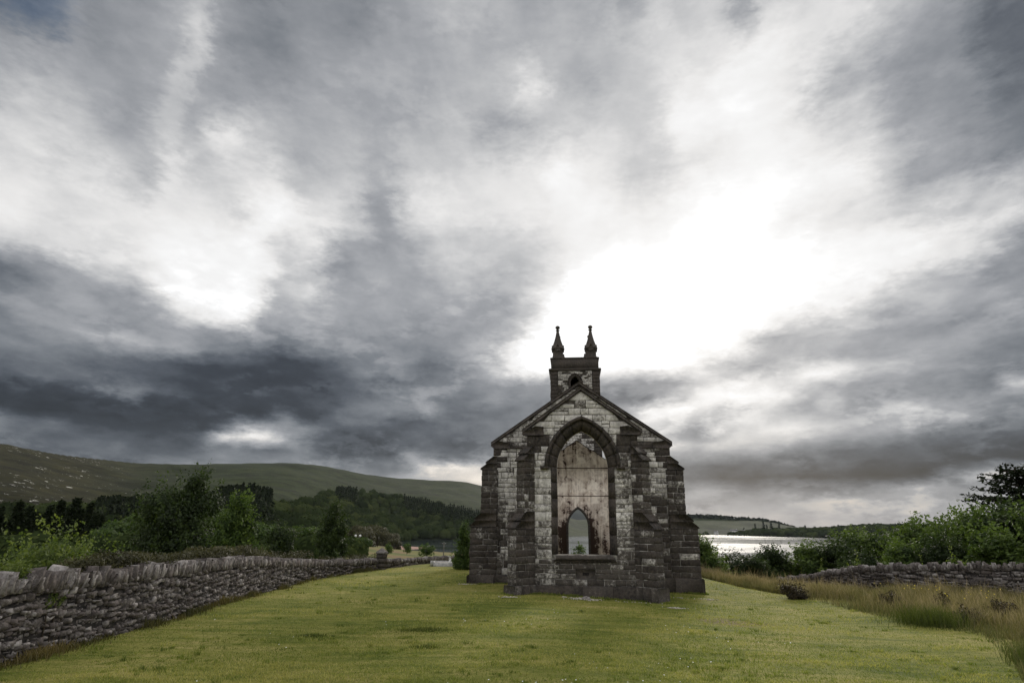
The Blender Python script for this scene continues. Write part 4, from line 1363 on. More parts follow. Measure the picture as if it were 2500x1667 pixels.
# trees behind the left wall
tree('tree', 'tall dark leafy tree rising highest behind the left wall', top_at(-26.9, 43, 2.2), 5.9, 'round', 34000, 0.18, 'leaf_dark', on_ground(-26.9, 43), sprays=0.25,
     extra=[(0.3, 0, top_at(-26.9, 43, 3.7) - 0.5, 0.5, 0.5, 0.6), (0.25, 0, top_at(-26.9, 43, 3.7) - 1.4, 0.75, 0.7, 0.8), (0.2, 0.1, top_at(-26.9, 43, 3.7) - 0.9, 0.6, 0.6, 0.7), (0.35, -0.1, top_at(-26.9, 43, 3.7) - 0.6, 0.45, 0.45, 0.6), (0.3, 0, top_at(-26.9, 43, 3.7) - 1.9, 0.9, 0.9, 0.8)] + [(rng.uniform(-2.3, 2.3), rng.uniform(-1.5, 1.5), rng.uniform(0.5, 2.6), 1.0, 1.0, 0.8) for _ in range(8)])
tree('tree', 'bright green tree with loose feathery boughs beside the tall dark tree', top_at(-23.0, 39, 1.8), 4.0, 'cone', 20000, 0.16, 'leaf_mid', on_ground(-23.0, 39), sprays=0.3)
tree('tree', 'small rounded dark tree between the bright green tree and the cone-shaped tree', top_at(-19.5, 55, -0.2), 3.0, 'bush', 10000, 0.17, 'leaf_dark', on_ground(-19.5, 55), sprays=0.2)
tree('tree', 'cone-shaped dark green tree standing alone behind the lower end of the left wall', top_at(-15.4, 50, 1.6), 3.8, 'cone', 24000, 0.16, 'leaf_dark', on_ground(-15.4, 50), sprays=0.2)
tree('shrub', 'yellow-green bushy shrub showing above the near end of the left wall', top_at(-34.6, 23, -1.7), 4.0, 'bush', 15000, 0.10, 'leaf_light', on_ground(-34.6, 23), cat='shrub', sprays=0.25)
tree('shrub', 'low yellow-green shrub spilling over the wall at the far left', top_at(-38.0, 21, -2.8), 2.6, 'bush', 7000, 0.10, 'leaf_light', on_ground(-38.0, 21), cat='shrub', sprays=0.25)
tree('cypress', 'bushy evergreen standing on the lawn against the left corner of the church', 2.85, 2.3, 'cone', 9000, 0.12, 'leaf_mid', (-3.25, 45.0, gz(-3.25, 45.0)), sprays=0.2)


def clump(name, label, cat, pts, n, leaf, mat, part='foliage', group=None, shell=0.3, jit=0.9):
    """spreading plant made of low lobes (x, y, z, rx, ry, rz), world positions"""
    x0, y0, _, *_ = pts[0]
    z0 = gz(x0, y0)
    root = thing(name, label, cat, (x0, y0, z0), 0, group)
    Lb = [(x - x0, y - y0, z - z0, a, b_, c) for x, y, z, a, b_, c in pts]
    C, Nn, tn = crown_pts(Lb, n, shell, jit)
    V, F, tt = leaves(C, Nn, leaf * rng.uniform(0.6, 1.4, n), tn, 0.4)
    mk(part, V, F, M[mat], root, tone=tt)
    b = MB()
    for x, y, z, a, b_, c in Lb[::2]:
        b.add(*tube([(x, y, -0.2), (x * 0.97 + 0.05, y * 0.97, z * 0.6), (x, y, z)], [0.03, 0.02, 0.008], 5))
    b.build('stem', M['bark'], root)
    return root


clump('ivy', 'dark brownish ivy sprawling over the left wall crest below the tall tree', 'ivy',
      [(-11.15 - rng.uniform(0, 0.9), y, 1.72 + rng.uniform(-0.05, 0.3), 0.45, 0.6, 0.22) for y in np.arange(17.5, 22.6, 0.42)], 5200, 0.10, 'scrub')
clump('ivy', 'ragged ivy on the left wall crest in front of the bright green tree', 'ivy',
      [(-11.25 - rng.uniform(0, 0.9), y, 1.60 - 0.006 * (y - 24) ** 1.0 + rng.uniform(-0.05, 0.3), 0.5, 0.6, 0.26) for y in np.arange(24, 29.5, 0.45)], 5200, 0.11, 'scrub')
clump('ivy', 'short spray of ivy tumbling over the coping of the left wall nearest the camera', 'ivy',
      [(-10.98 - rng.uniform(0, 0.3), y, 1.86 + rng.uniform(-0.12, 0.1), 0.22, 0.3, 0.16) for y in np.arange(16.6, 17.7, 0.25)], 1500, 0.085, 'scrub')
clump('bramble', 'low bramble bank behind the left wall between the two small dark trees', 'bramble',
      [(-11.9 - rng.uniform(0, 1.4), y, 1.42 - 0.048 * (y - 30) + rng.uniform(-0.25, 0.2), 0.7, 0.8, 0.38) for y in np.arange(30, 40, 0.6)], 6000, 0.13, 'scrub')
clump('bramble', 'brown bramble bank at the lower end of the left wall by the pillar', 'bramble',
      [(-10.6 - rng.uniform(0, 1.2) + 0.25 * (y - 41), y, 0.75 - 0.03 * (y - 41) + rng.uniform(-0.2, 0.15), 0.6, 0.8, 0.34) for y in np.arange(41, 47.5, 0.6)], 4200, 0.13, 'scrub')

clump('fern', 'small green fern growing in the left wall below its coping, near the camera', 'fern',
      [(-10.92, 15.7 + k * 0.13, 1.15 + 0.12 * (k % 3), 0.10, 0.16, 0.14) for k in range(5)], 700, 0.07, 'leaf_light')
clump('fern', 'pale grassy plant leaning over the left wall crest at the picture edge', 'fern',
      [(-11.1, 14.6 + k * 0.12, 1.75 + 0.16 * (k % 2), 0.16, 0.16, 0.24) for k in range(4)], 800, 0.08, 'leaf_light')

# valley trees beyond the left wall
proto = conifer('conifer', 'dark conifer in the dense row beyond the left wall at the far left', 13.0, 6.0, on_ground(-37.6, 118), 22, 20, 0.85, group='dark conifers in the valley at the far left')
for a, r_, e in ((-39.6, 120, 1.0), (-36.4, 125, 0.6), (-35.2, 122, 1.45), (-34.3, 118, 1.65), (-33.4, 126, 1.3), (-38.6, 128, 0.9), (-36.9, 110, 0.2), (-33.9, 112, 0.9), (-40.8, 121, 1.2), (-42.0, 118, 1.3),
                 (-35.8, 105, -0.2), (-32.6, 122, 0.5), (-38.2, 106, -0.1), (-40.2, 108, 0.1), (-41.6, 106, 0.3), (-43.4, 116, 1.2), (-43.0, 104, 0.2), (-37.0, 130, 1.0), (-31.6, 128, 0.35), (-30.8, 124, 0.55), (-35.0, 108, 0.6), (-37.4, 102, -0.5), (-39.2, 100, -0.6), (-34.6, 100, -0.4), (-33.0, 104, -0.2)):
    s_ = top_at(a, r_, e) / 13.0
    dup(proto, on_ground(a, r_), rng.uniform(0, 6), (s_ * rng.uniform(0.9, 1.25), s_ * 1.1, s_))
for q in range(34):
    a = rng.uniform(-46, -31.2)
    r_ = rng.uniform(98, 140)
    e = float(np.interp(a, [-46, -40, -34.5, -33, -31], [1.3, 1.0, 1.4, 1.0, 0.2])) - (140 - r_) * 0.034 + rng.normal(0, 0.2)
    s_ = max(0.35, top_at(a, r_, e) / 13.0)
    dup(proto, on_ground(a, r_), rng.uniform(0, 6), (s_ * rng.uniform(0.9, 1.3), s_ * 1.1, s_))
s_ = top_at(-37.6, 118, 1.3) / 13.0
proto.scale = (s_ * 1.1, s_ * 1.1, s_)
vt = tree('valley_tree', 'rounded pale green tree standing between the conifers and the tall dark tree', top_at(-29.8, 95, 0.45), 6.5, 'round', 4200, 0.42, 'leaf_mid', on_ground(-29.8, 95), group='rounded trees in the valley behind the left wall')
h0 = top_at(-29.8, 95, 0.45)
for a, r_, e, lb in ((-31.3, 92, -0.1, 'rounded tree beside the dark conifers, low in the valley at left'), (-32.3, 88, -0.7, 'small rounded tree half hidden behind the yellow-green shrub'),
                     (-21.3, 120, -0.2, 'dim rounded tree seen in the gap right of the bright green tree'), (-17.6, 118, -0.4, 'dim rounded tree left of the cone-shaped tree'),
                     (-13.0, 150, -1.2, 'rounded tree just right of the cone-shaped tree, by the twin lamp'), (-28.3, 80, -0.8, 'dark rounded tree low behind the tall tree on its left'),
                     (-24.6, 100, 0.9, 'rounded tree showing between the tall dark tree and the bright green tree')):
    s_ = top_at(a, r_, e) / h0
    dup(vt, on_ground(a, r_), rng.uniform(0, 6), (s_ * 1.2, s_ * 1.2, s_), lb)
ws = tree('willow', 'broad rounded willow on the near lake shore left of the red sand spit', 13.0, 24.0, 'bush', 3600, 1.15, 'scrub', on_ground(-10.7, 560), cat='willow', group='willows along the near shore of the lake')
for a, r_, sc, lb in ((-12.0, 500, 1.15, 'tallest willow on the near shore, in front of the wooded hillside'), (-13.2, 430, 0.9, 'willow behind the twin lamp on the near shore'), (-11.6, 380, 0.7, 'smaller willow on the meadow edge left of the sand spit'),
                      (-10.1, 360, 0.5, 'low willow at the corner of the meadow below the sand spit'), (-12.7, 300, 0.6, 'willow beside the cone-shaped tree at the meadow edge')):
    dup(ws, on_ground(a, r_), rng.uniform(0, 6), (sc, sc, sc), lb)
mb = tree('bush', 'small dark bush standing on the open meadow below the lawn', 3.4, 4.0, 'round', 900, 0.4, 'leaf_mid', on_ground(-9.05, 215), cat='bush', group='bushes on the meadow by the lake')
dup(mb, on_ground(-10.65, 150), 1.0, (0.6, 0.6, 0.75), 'tiny dark bush at the brown edge of the meadow near the low far wall')
dup(mb, on_ground(-7.35, 165), 2.0, (1.25, 1.2, 1.0), 'wide green bush on the meadow below the timber pole')


# woods as masses
def wood(name, spots, n, leaf, mat, flat=0.75):
    """crowns (x, y, z, r, h) of a far wood that reads as one mass: lumpy bodies with leaf sprays over them"""
    A = np.array(spots)
    k = len(A)
    ph = rng.uniform(0, 6.28, (k, 3))

    def lump_r(D, idx):
        p = ph[idx]
        return 1 + 0.13 * np.sin(D[..., 0] * 4 + p[..., 0]) * np.cos(D[..., 1] * 4 + p[..., 1]) + 0.08 * np.sin(D[..., 2] * 7 + D[..., 0] * 5 + p[..., 2])
    D = rng.normal(0, 1, (k, n, 3))
    D /= np.linalg.norm(D, axis=2)[..., None]
    D[..., 2] = np.where(D[..., 2] < -0.3, -D[..., 2], D[..., 2])
    idx = np.repeat(np.arange(k)[:, None], n, 1)
    R = np.stack([A[:, 3], A[:, 3], A[:, 4]], -1)[:, None]
    C = A[:, None, :3] + D * R * (lump_r(D, idx) + rng.normal(0, 0.04, (k, n)))[..., None]
    Nn = D + rng.normal(0, 0.28, D.shape) + np.array([0, 0, 0.15])
    ct = rng.normal(0, 0.20, (k, 1))
    tn = np.clip(rng.normal(0.42, 0.12, (k, n)) + ct, 0, 1)
    b = MB().add(*leaves(C.reshape(-1, 3), Nn.reshape(-1, 3), (A[:, None, 3] * leaf * rng.uniform(0.7, 1.3, (k, n))).ravel(), tn.ravel(), 0.8))
    th, phi = np.arange(10) * 2 * math.pi / 10, np.linspace(-0.5, 1.5, 6)
    S_ = np.stack([np.outer(np.cos(phi), np.cos(th)), np.outer(np.cos(phi), np.sin(th)), np.repeat(np.sin(phi)[:, None], 10, 1)], -1).reshape(-1, 3)
    B = A[:, None, :3] + S_[None] * R * (lump_r(np.repeat(S_[None], k, 0), np.repeat(np.arange(k)[:, None], 60, 1)) * 0.93)[..., None]
    i = np.arange(5)[:, None] * 10
    j = np.arange(10)[None]
    Q = np.stack([i + j, i + (j + 1) % 10, i + 10 + (j + 1) % 10, i + 10 + j], -1).reshape(-1, 4)
    b.add(B.reshape(-1, 3), (np.arange(k)[:, None, None] * 60 + Q[None]).reshape(-1, 4), np.repeat(np.clip(0.3 + ct[:, 0], 0, 1), 60))
    return tag(b.build(name, M[mat]), kind='stuff')


spots = []
for q in range(420):
    a = rng.uniform(-46, -13.6)
    r_ = rng.uniform(58, 330) if a < -20 else rng.uniform(75, 330)
    x, y = polar(a, r_)
    R_ = rng.uniform(1.6, 3.4) * (0.75 + r_ / 260)
    z = gz(x, y)
    hh = min(R_ * rng.uniform(0.5, 0.8), max(0.8, 3 + r_ * math.tan(rad(-1.2)) - z))
    spots.append((x, y, z + hh * 0.25, R_, hh))
wood('valley_scrub', spots, 150, 0.17, 'wood_far')
WAZ = [-44, -33, -28.7, -24.7, -22.8, -21.2, -19.5, -17.5, -16.2, -14.1, -11.6, -9.1, -6.9, -4.7, -2.4, 0, 2.5]
WEL = [0.9, 1.75, 2.0, 2.5, 2.7, 2.5, 1.95, 2.5, 2.95, 3.05, 3.0, 2.5, 2.1, 1.5, 1.0, 0.5, 0.0]
spots = []
for a in np.arange(-44, 2.5, 0.5):
    rf = float(np.interp(a, AZK, RFAR)) - 2
    r_ = rf + rng.uniform(0, 20)
    while r_ < 2000:
        aa = a + rng.uniform(-0.35, 0.35)
        x, y = polar(aa, r_)
        z = gz(x, y)
        R_ = rng.uniform(6.5, 12) * (0.75 if r_ < 600 else 1)
        hh = rng.uniform(0.75, 1.05) * R_
        e = math.degrees(math.atan2(z + hh * 1.6 - 3, r_))
        lim = np.interp(aa, WAZ, WEL) + rng.normal(0, 0.10)
        if e > lim:
            break
        spots.append((x, y, z + hh * 0.6, R_, hh))
        r_ += rng.uniform(20, 40)
wood('hillside_wood', spots, 120, 0.2, 'wood_far')
# darker conifer stands on the upper edge of the wood
cs_ = []
for a, e, r_ in [(a, 3.1 - 0.10 * abs(a + 22.7) ** 1.5 + rng.normal(0, 0.08), rng.uniform(540, 640)) for a in np.arange(-24.9, -20.6, 0.16)] + \
                [(a, np.interp(a, [-33, -25], [1.85, 2.25]) + rng.normal(0, 0.08), rng.uniform(500, 620)) for a in np.arange(-33, -25, 0.19)] + \
                [(a, np.interp(a, [-9.5, -2.2], [2.55, 1.15]) + rng.normal(0, 0.07), rng.uniform(1250, 1400)) for a in np.arange(-9.5, -1.0, 0.17)] + \
                [(a, 3.12 + rng.normal(0, 0.07), rng.uniform(1150, 1250)) for a in np.arange(-15.4, -13.6, 0.14)]:
    x, y = polar(a, r_)
    zt_ = 3 + r_ * math.tan(rad(e))
    zb_ = max(gz(x, y), zt_ - 26)
    cs_.append((x, y, zb_, zt_))
b = MB()
for x, y, z0, z1 in cs_:
    h = max(6, z1 - z0)
    w = h * 0.24
    n = 110
    f = rng.random(n) ** 0.8
    a = rng.uniform(0, 6.28, n)
    C = np.stack([x + np.cos(a) * w * (1.02 - f), y + np.sin(a) * w * (1.02 - f), z1 - h + f * h], -1)
    V, F, tt = leaves(C, np.stack([np.cos(a), np.sin(a), np.full(n, 0.5)], -1) + rng.normal(0, 0.3, (n, 3)), h * 0.14 * rng.uniform(0.7, 1.3, n), np.clip(rng.normal(0.45, 0.2, n), 0, 1), 0.6)
    b.add(V, F, tt)
tag(b.build('conifer_wood', M['needles']), kind='stuff')
# low wooded shore across the lake on the right
spots = []
for a in np.arange(7.5, 50, 0.16):
    top_e = np.interp(a, [7.5, 15, 19, 21, 23.5, 25, 27, 29, 31, 33, 40, 50], [-0.62, -0.45, -0.30, -0.05, -0.02, 0.05, 0.22, 0.40, 0.45, 0.42, 0.4, 0.4])
    rf = float(np.interp(a, AZK, RFAR))
    for r_ in np.linspace(rf - 12, rf + 420, 5):
        x, y = polar(a + rng.uniform(-.1, .1), r_ + rng.uniform(-20, 20))
        z = gz(x, y)
        zt_ = 3 + r_ * math.tan(rad(top_e)) - rng.uniform(0, 14) * (1 - (r_ - rf) / 430) - abs(rng.normal(0, 2))
        R_ = rng.uniform(11, 17)
        hh = R_ * 0.7
        zc_ = min(max(z + hh * 0.4, zt_ - hh), z + 24)
        if zc_ + hh > zt_ + 6:
            continue
        spots.append((x, y, zc_, R_, hh))
wood('shore_wood', spots, 50, 0.26, 'wood_far')
b = MB()
for a, e in [(a, np.interp(a, [8, 16, 17.5, 19.4, 21.3, 22.6, 24], [0.62, 1.06, 1.03, 0.84, 0.76, 0.5, 0.12]) + rng.normal(0, 0.02)) for a in np.arange(9, 24, 0.11)]:
    r_ = float(np.interp(a, AZK, RRIDGE)) - 120
    x, y = polar(a, r_)
    z1 = 3 + r_ * math.tan(rad(e))
    n = 26
    f = rng.random(n)
    an = rng.uniform(0, 6.28, n)
    h, w = 34, 13
    C = np.stack([x + np.cos(an) * w * (1.1 - f), y + np.sin(an) * w * (1.1 - f), z1 - h + f * h], -1)
    b.add(*leaves(C, np.stack([np.cos(an), np.sin(an), np.full(n, 0.5)], -1), 11 * rng.uniform(0.7, 1.3, n), np.clip(rng.normal(0.4, 0.2, n), 0, 1), 0.8))
tag(b.build('plantation', M['needles']), kind='stuff')

# trees on the right, beyond the lawn and the wall
protos = [tree('tree', 'leafy tree hard against the right edge of the church', 5.0, 5.0, 'bush', 15000, 0.25, 'leaf_mid', (0, 0, 0), sprays=0.3),
          tree('tree', 'open-crowned small tree in front of the bright lake water', 5.0, 5.0, 'round', 8500, 0.23, 'leaf_dark', (0, 0, 0), sprays=0.35),
          tree('tree', 'dark full tree left of the right-hand wall', 5.5, 6.0, 'bush', 18000, 0.27, 'leaf_dark', (0, 0, 0), sprays=0.3),
          tree('tree', 'tall dense tree above the right-hand wall', 7.0, 7.0, 'bush', 22000, 0.28, 'leaf_mid', (0, 0, 0), sprays=0.35)]
H0 = [5.0, 5.0, 5.5, 7.0]
used = [False] * 4
RT = [(0, 16.6, 56, -0.70, 4.6, 'leafy green tree hard against the right edge of the church'),
      (1, 18.9, 60, -1.85, 4.6, 'small open-crowned tree in front of the lake, sky-bright water through its leaves'),
      (2, 20.7, 57, -2.05, 4.2, 'low dark tree just right of the open-crowned tree'),
      (2, 22.3, 60, -1.25, 4.0, 'dark tree whose round top stands against the lake, left of the paler one'),
      (0, 24.6, 60, -1.0, 5.2, 'round green tree against the far shore, between two darker trees'),
      (2, 26.9, 58, -0.75, 4.8, 'dark tree above the point where the right-hand wall begins'),
      (3, 29.3, 66, 0.50, 7.0, 'dark spreading tree whose top just reaches the far skyline'),
      (2, 31.6, 70, 0.35, 6.5, 'darker tree behind the others, midway along the right-hand wall'),
      (0, 33.0, 62, 0.95, 6.0, 'tree with a jagged top above the middle of the right-hand wall'),
      (3, 35.0, 60, 1.75, 6.5, 'tall tree with shoots pointing up, left of the conifer'),
      (3, 37.0, 58, 2.45, 7.0, 'tall broad tree just left of the conifer on the right'),
      (2, 39.2, 56, 2.2, 7.0, 'dense dark tree in front of the conifer at the right edge'),
      (3, 41.4, 55, 2.6, 7.5, 'dense tree at the right edge of the picture'),
      (3, 44.0, 54, 3.0, 7.5, 'outermost tree on the right, past the conifer'),
      (0, 30.8, 55, -0.75, 4.5, 'green bushy tree close behind the right-hand wall, left of the pale sapling'),
      (0, 37.2, 52, 0.35, 5.5, 'green bushy tree close behind the right-hand wall below the conifer'),
      (2, 28.3, 54, -1.35, 3.8, 'low dark bush behind the left end of the right-hand wall'),
      (2, 34.2, 54, -0.4, 4.6, 'low dark tree behind the pale sapling'),
      (2, 40.2, 50, 0.4, 5.0, 'low dark tree behind the wall at the right edge')]
for k, a, r_, e, w_, lb in RT:
    h = top_at(a, r_, e)
    sc = (w_ / [5.0, 5.0, 6.0, 7.0][k], w_ / [5.0, 5.0, 6.0, 7.0][k], h / (H0[k] * 1.13))
    if not used[k]:
        o = protos[k]
        o.location, o.scale, o['label'], o['group'] = on_ground(a, r_), sc, lb, 'trees beyond the lawn on the right'
        used[k] = True
    else:
        dup(protos[k], on_ground(a, r_), rng.uniform(0, 6.28), sc, lb, 'trees beyond the lawn on the right')
conifer('conifer', 'dark flat-boughed conifer rising above the trees at the right edge', top_at(38.9, 68, 4.3), 8.0, on_ground(38.9, 68), 22, 12, 0.36, 'needles', flat=True, bare=0.3)
sap = tree('sapling', 'pale bright green sapling standing out behind the middle of the right-hand wall', top_at(34.1, 46.5, -1.55), 2.6, 'bush', 3200, 0.13, 'leaf_light', on_ground(34.1, 46.5), cat='sapling', sprays=0.45, group='pale saplings behind the right-hand wall')
h0 = top_at(34.1, 46.5, -1.55)
for a, r_, e, w_, lb in ((31.9, 47.5, -2.15, 1.6, 'small pale sapling left of the brightest one behind the wall'), (27.9, 50, -1.95, 2.6, 'pale sapling leaning over the left end of the right-hand wall'),
                         (26.0, 50.5, -2.6, 1.7, 'low pale sapling where the right-hand wall dips out of sight'), (39.6, 46, -1.1, 2.2, 'pale sapling behind the wall at the right edge')):
    dup(sap, on_ground(a, r_), rng.uniform(0, 6), (w_ / 2.6, w_ / 2.6, top_at(a, r_, e) / h0), lb)
tree('shrub', 'small leafy shrub seen through the arched doorway of the church', top_at(6.0, 68, -1.55), 1.5, 'round', 700, 0.17, 'leaf_mid', on_ground(6.0, 68), cat='shrub', sprays=0.3)

# ------------------------------------------------------------------ grass
def blades(P, h, w, tone0, tone1, bend=0.5, segs=1, lean=None):
    """grass blades at P: single triangles (segs=1) or bent two-piece blades"""
    n = len(P)
    a = rng.uniform(0, 6.28, n)
    d = np.stack([np.cos(a), np.sin(a), np.zeros(n)], -1)
    q = rng.uniform(0, 6.28, n)
    ln = np.stack([np.cos(q), np.sin(q), np.zeros(n)], -1) * (bend * h * rng.random(n))[:, None]
    if lean is not None:
        ln = ln + np.asarray(lean) * h[:, None]
    up = np.stack([np.zeros(n), np.zeros(n), h], -1)
    b0, b1 = P - d * w[:, None] / 2, P + d * w[:, None] / 2
    if segs == 1:
        V = np.stack([b0, b1, P + up + ln], 1).reshape(-1, 3)
        F = np.arange(3 * n).reshape(-1, 3)
        return V, F, np.stack([tone0, tone0, tone1], 1).ravel()
    m0, m1 = b0 * 0.5 + P * 0.5 + up * 0.58 + ln * 0.3, b1 * 0.5 + P * 0.5 + up * 0.58 + ln * 0.3
    m0 = P + (b0 - P) * 0.75 + up * 0.58 + ln * 0.3
    m1 = P + (b1 - P) * 0.75 + up * 0.58 + ln * 0.3
    V = np.stack([b0, b1, m1, m0, P + up + ln], 1).reshape(-1, 3)
    i = np.arange(n)[:, None] * 5
    F = np.concatenate([i + np.array([[0, 1, 2]]), i + np.array([[0, 2, 3]]), i + np.array([[3, 2, 4]])])
    tm = (tone0 + tone1) / 2
    return V, F, np.stack([tone0, tone0, tm, tm, tone1], 1).ravel()


EDGE_Y = [12, 14.6, 17.5, 22, 25, 31.3, 38, 46, 54, 62]
EDGE_X = [10.6, 11.0, 13.0, 15.5, 14.5, 14.7, 14.3, 13.6, 10.5, 9.0]      # where the mown lawn ends on the right


def in_church(x, y):
    c, s = math.cos(rad(5.5)), math.sin(rad(5.5))
    u = (x - 3.35) * c - (y - 29.2) * s
    v = (x - 3.35) * s + (y - 29.2) * c
    return ((np.abs(u) < 2.75) & (v > 0.1) & (v < 5)) | ((np.abs(u) < 5.0) & (v > 4.7) & (v < 33)) | ((np.abs(u) < 6.2) & (v > 4.7) & (v < 5.7))


# mown lawn, denser near the camera
n = 430000
r_ = 1 / rng.uniform(1 / 46.0, 1 / 8.0, n)
a = rng.uniform(rad(-43), rad(43), n)
x, y = r_ * np.sin(a), r_ * np.cos(a)
wx = np.interp(y, [p[1] for p in lw_path], [p[0] for p in lw_path])
ok = (x > wx + 0.05) & (x < np.interp(y, EDGE_Y, EDGE_X) + rng.normal(0, 0.25, n)) & ~in_church(x, y)
x, y, r_ = x[ok], y[ok], r_[ok]
z = ground_z(x, y)
patch = fnoise(x / 2.6, y / 1.4, 41, 4)
row = vnoise(x / 3.0 + y * 0.15, y * 2.4, 43) + 0.6 * vnoise(x / 1.1, y * 5.0, 47)
h = np.clip(0.030 + 0.014 * patch + 0.012 * row + rng.normal(0, 0.010, len(x)), 0.012, 0.09) * (0.8 + 0.018 * r_)
t0 = np.clip(0.43 + 0.25 * patch + 0.26 * fnoise(x / 6.5, y / 3.2, 49, 3) + 0.16 * row + rng.normal(0, 0.20, len(x)), 0, 1)
V, F, tt = blades(np.stack([x, y, z - 0.004], -1), h, 0.007 + 0.00055 * r_, t0 * 0.8, np.clip(t0 + 0.12, 0, 1), 1.3)
tag(mk('lawn_grass', V, F, M['grass_blade'], tone=tt), kind='stuff')

# uneven tufts and weeds all over the lawn
b = MB()
k_ = 2400
rc = 1 / rng.uniform(1 / 40.0, 1 / 9.0, k_)
ac = rng.uniform(rad(-41), rad(40), k_)
xc, yc = rc * np.sin(ac), rc * np.cos(ac)
ok = (xc > np.interp(yc, [p[1] for p in lw_path], [p[0] for p in lw_path]) + 0.2) & (xc < np.interp(yc, EDGE_Y, EDGE_X)) & ~in_church(xc, yc) & (fnoise(xc / 3.5, yc / 2.0, 95, 3) > -0.15)
xc, yc, rc = xc[ok], yc[ok], rc[ok]
m_ = 26
wd = rng.uniform(0.04, 0.16, len(xc))[:, None]
x = (xc[:, None] + rng.normal(0, 1, (len(xc), m_)) * wd).ravel()
y = (yc[:, None] + rng.normal(0, 1, (len(xc), m_)) * wd * 0.7).ravel()
hh = (np.clip(rng.normal(0.055, 0.025, len(xc)), 0.02, 0.14)[:, None] * rng.uniform(0.5, 1.3, (len(xc), m_))).ravel()
tn = np.clip((rng.uniform(0.0, 0.75, len(xc))[:, None] + rng.normal(0, 0.1, (len(xc), m_))).ravel(), 0, 1)
b.add(*blades(np.stack([x, y, ground_z(x, y) - 0.005], -1), hh, 0.008 + 0.0005 * np.hypot(x, y), tn * 0.7, tn, 1.0, 2))
tag(b.build('lawn_weeds', M['grass_blade']), kind='stuff')

# long seeding grass on the right
n = 150000
y = rng.uniform(13, 58, n)
ex_ = np.interp(y, EDGE_Y, EDGE_X)
wxr = np.interp(y, [27.5, 31.4, 35.2, 38.6, 41.2, 45.5, 53.8, 58], [32, 26.4, 22.9, 21.1, 20.5, 20.7, 21.7, 22.2]) - 0.1
wxr = np.where(y < 27.5, np.minimum(32, y * 0.97 + 2), wxr)
x = ex_ + (wxr - ex_) * rng.random(n)
cl = fnoise(x / 1.1, y / 1.1, 61, 3)
ok = (rng.random(n) < 0.55 + 0.45 * cl) & ~in_church(x, y)
x, y, ex_, cl = x[ok], y[ok], ex_[ok], cl[ok]
z = ground_z(x, y)
big = fnoise(x / 4.5, y / 4.5, 67, 3)
de = np.clip((x - ex_) / 2.2, 0, 1)
low_ = np.interp(y, [14, 20, 27, 33], [0.4, 0.5, 0.72, 1.0])
h = np.clip((0.24 + 0.40 * de) * low_ * (1 + 0.35 * big + 0.3 * cl) + rng.normal(0, 0.12, len(x)), 0.08, 1.1)
dry = np.clip(0.20 * low_ + 0.38 * de * low_ + 0.34 * big + rng.normal(0, 0.24, len(x)), 0, 1)
rr_ = np.hypot(x, y)
V, F, tt = blades(np.stack([x, y, z - 0.02], -1), h, 0.006 + 0.00042 * rr_, np.clip(dry * 0.45, 0, 1), dry, 0.7, 2)
b = MB().add(V, F, tt)
k_ = (rng.random(len(x)) < 0.075) & (de > 0.5)
hs = h[k_] * rng.uniform(1.15, 1.7, k_.sum())
Ps = np.stack([x[k_], y[k_], z[k_] - 0.02], -1)
b.add(*blades(Ps, hs, 0.004 + 0.0003 * rr_[k_], np.full(k_.sum(), 0.5), np.full(k_.sum(), 1.0), 0.5, 2))
tag(b.build('long_grass', M['long_grass']), kind='stuff')

# dry and weedy fringe along the foot of the left wall
n = 10000
y = 13 + 32 * rng.random(n) ** 1.4
base = np.interp(y, [p[1] for p in lw_path], [p[0] for p in lw_path])
cl = vnoise(y * 0.9, y * 0 + 3.3, 71) + 0.6 * vnoise(y * 2.7, y * 0 + 1.3, 73)
ok = rng.random(n) < 0.45 + 0.5 * cl
y, base, cl = y[ok], base[ok], cl[ok]
x = base + np.abs(rng.normal(0, 0.20, len(y))) + 0.03
h = np.clip(0.15 + 0.16 * cl + rng.normal(0, 0.06, len(y)), 0.05, 0.55)
dry = np.clip(0.30 + 0.4 * vnoise(y * 1.3, y * 0 + 9.1, 79) + rng.normal(0, 0.15, len(y)), 0, 1)
V, F, tt = blades(np.stack([x, y, ground_z(x, y) - 0.02], -1), h, np.full(len(y), 0.018), dry * 0.4, dry, 0.9, 2)
tag(mk('dry_grass', V, F, M['dry_grass'], tone=tt), kind='stuff')

# unmown weeds against the foot of the church
b = MB()
cs5, sn5 = math.cos(rad(-5.5)), math.sin(rad(-5.5))
for P0, P1, n in (((-2.3, 0.08), (2.3, 0.08), 900), ((-2.3, 0.05), (-3.15, -0.62), 300), ((2.3, 0.05), (3.15, -0.62), 300), ((-3.2, -0.66), (-3.7, -0.15), 200), ((3.2, -0.66), (3.7, -0.15), 200),
                  ((-6.2, 4.68), (-2.6, 4.72), 700), ((2.6, 4.72), (6.2, 4.68), 700), ((-6.2, 4.7), (-6.2, 5.6), 200), ((6.2, 4.7), (6.2, 5.6), 200)):
    f = rng.random(n)
    u = P0[0] + (P1[0] - P0[0]) * f + rng.normal(0, 0.05, n)
    v = P0[1] + (P1[1] - P0[1]) * f - np.abs(rng.normal(0, 0.05, n))
    x, y = 3.35 + u * cs5 - v * sn5, 29.2 + u * sn5 + v * cs5
    k_ = np.clip(0.07 + 0.05 * vnoise(u * 2.3, v, 83) + rng.normal(0, 0.025, n), 0.02, 0.2)
    tn = np.clip(rng.normal(0.35, 0.2, n), 0, 1)
    b.add(*blades(np.stack([x, y, ground_z(x, y) - 0.01], -1), k_, np.full(n, 0.022), tn * 0.6, tn, 0.9, 2))
tag(b.build('weeds', M['grass_blade']), kind='stuff')

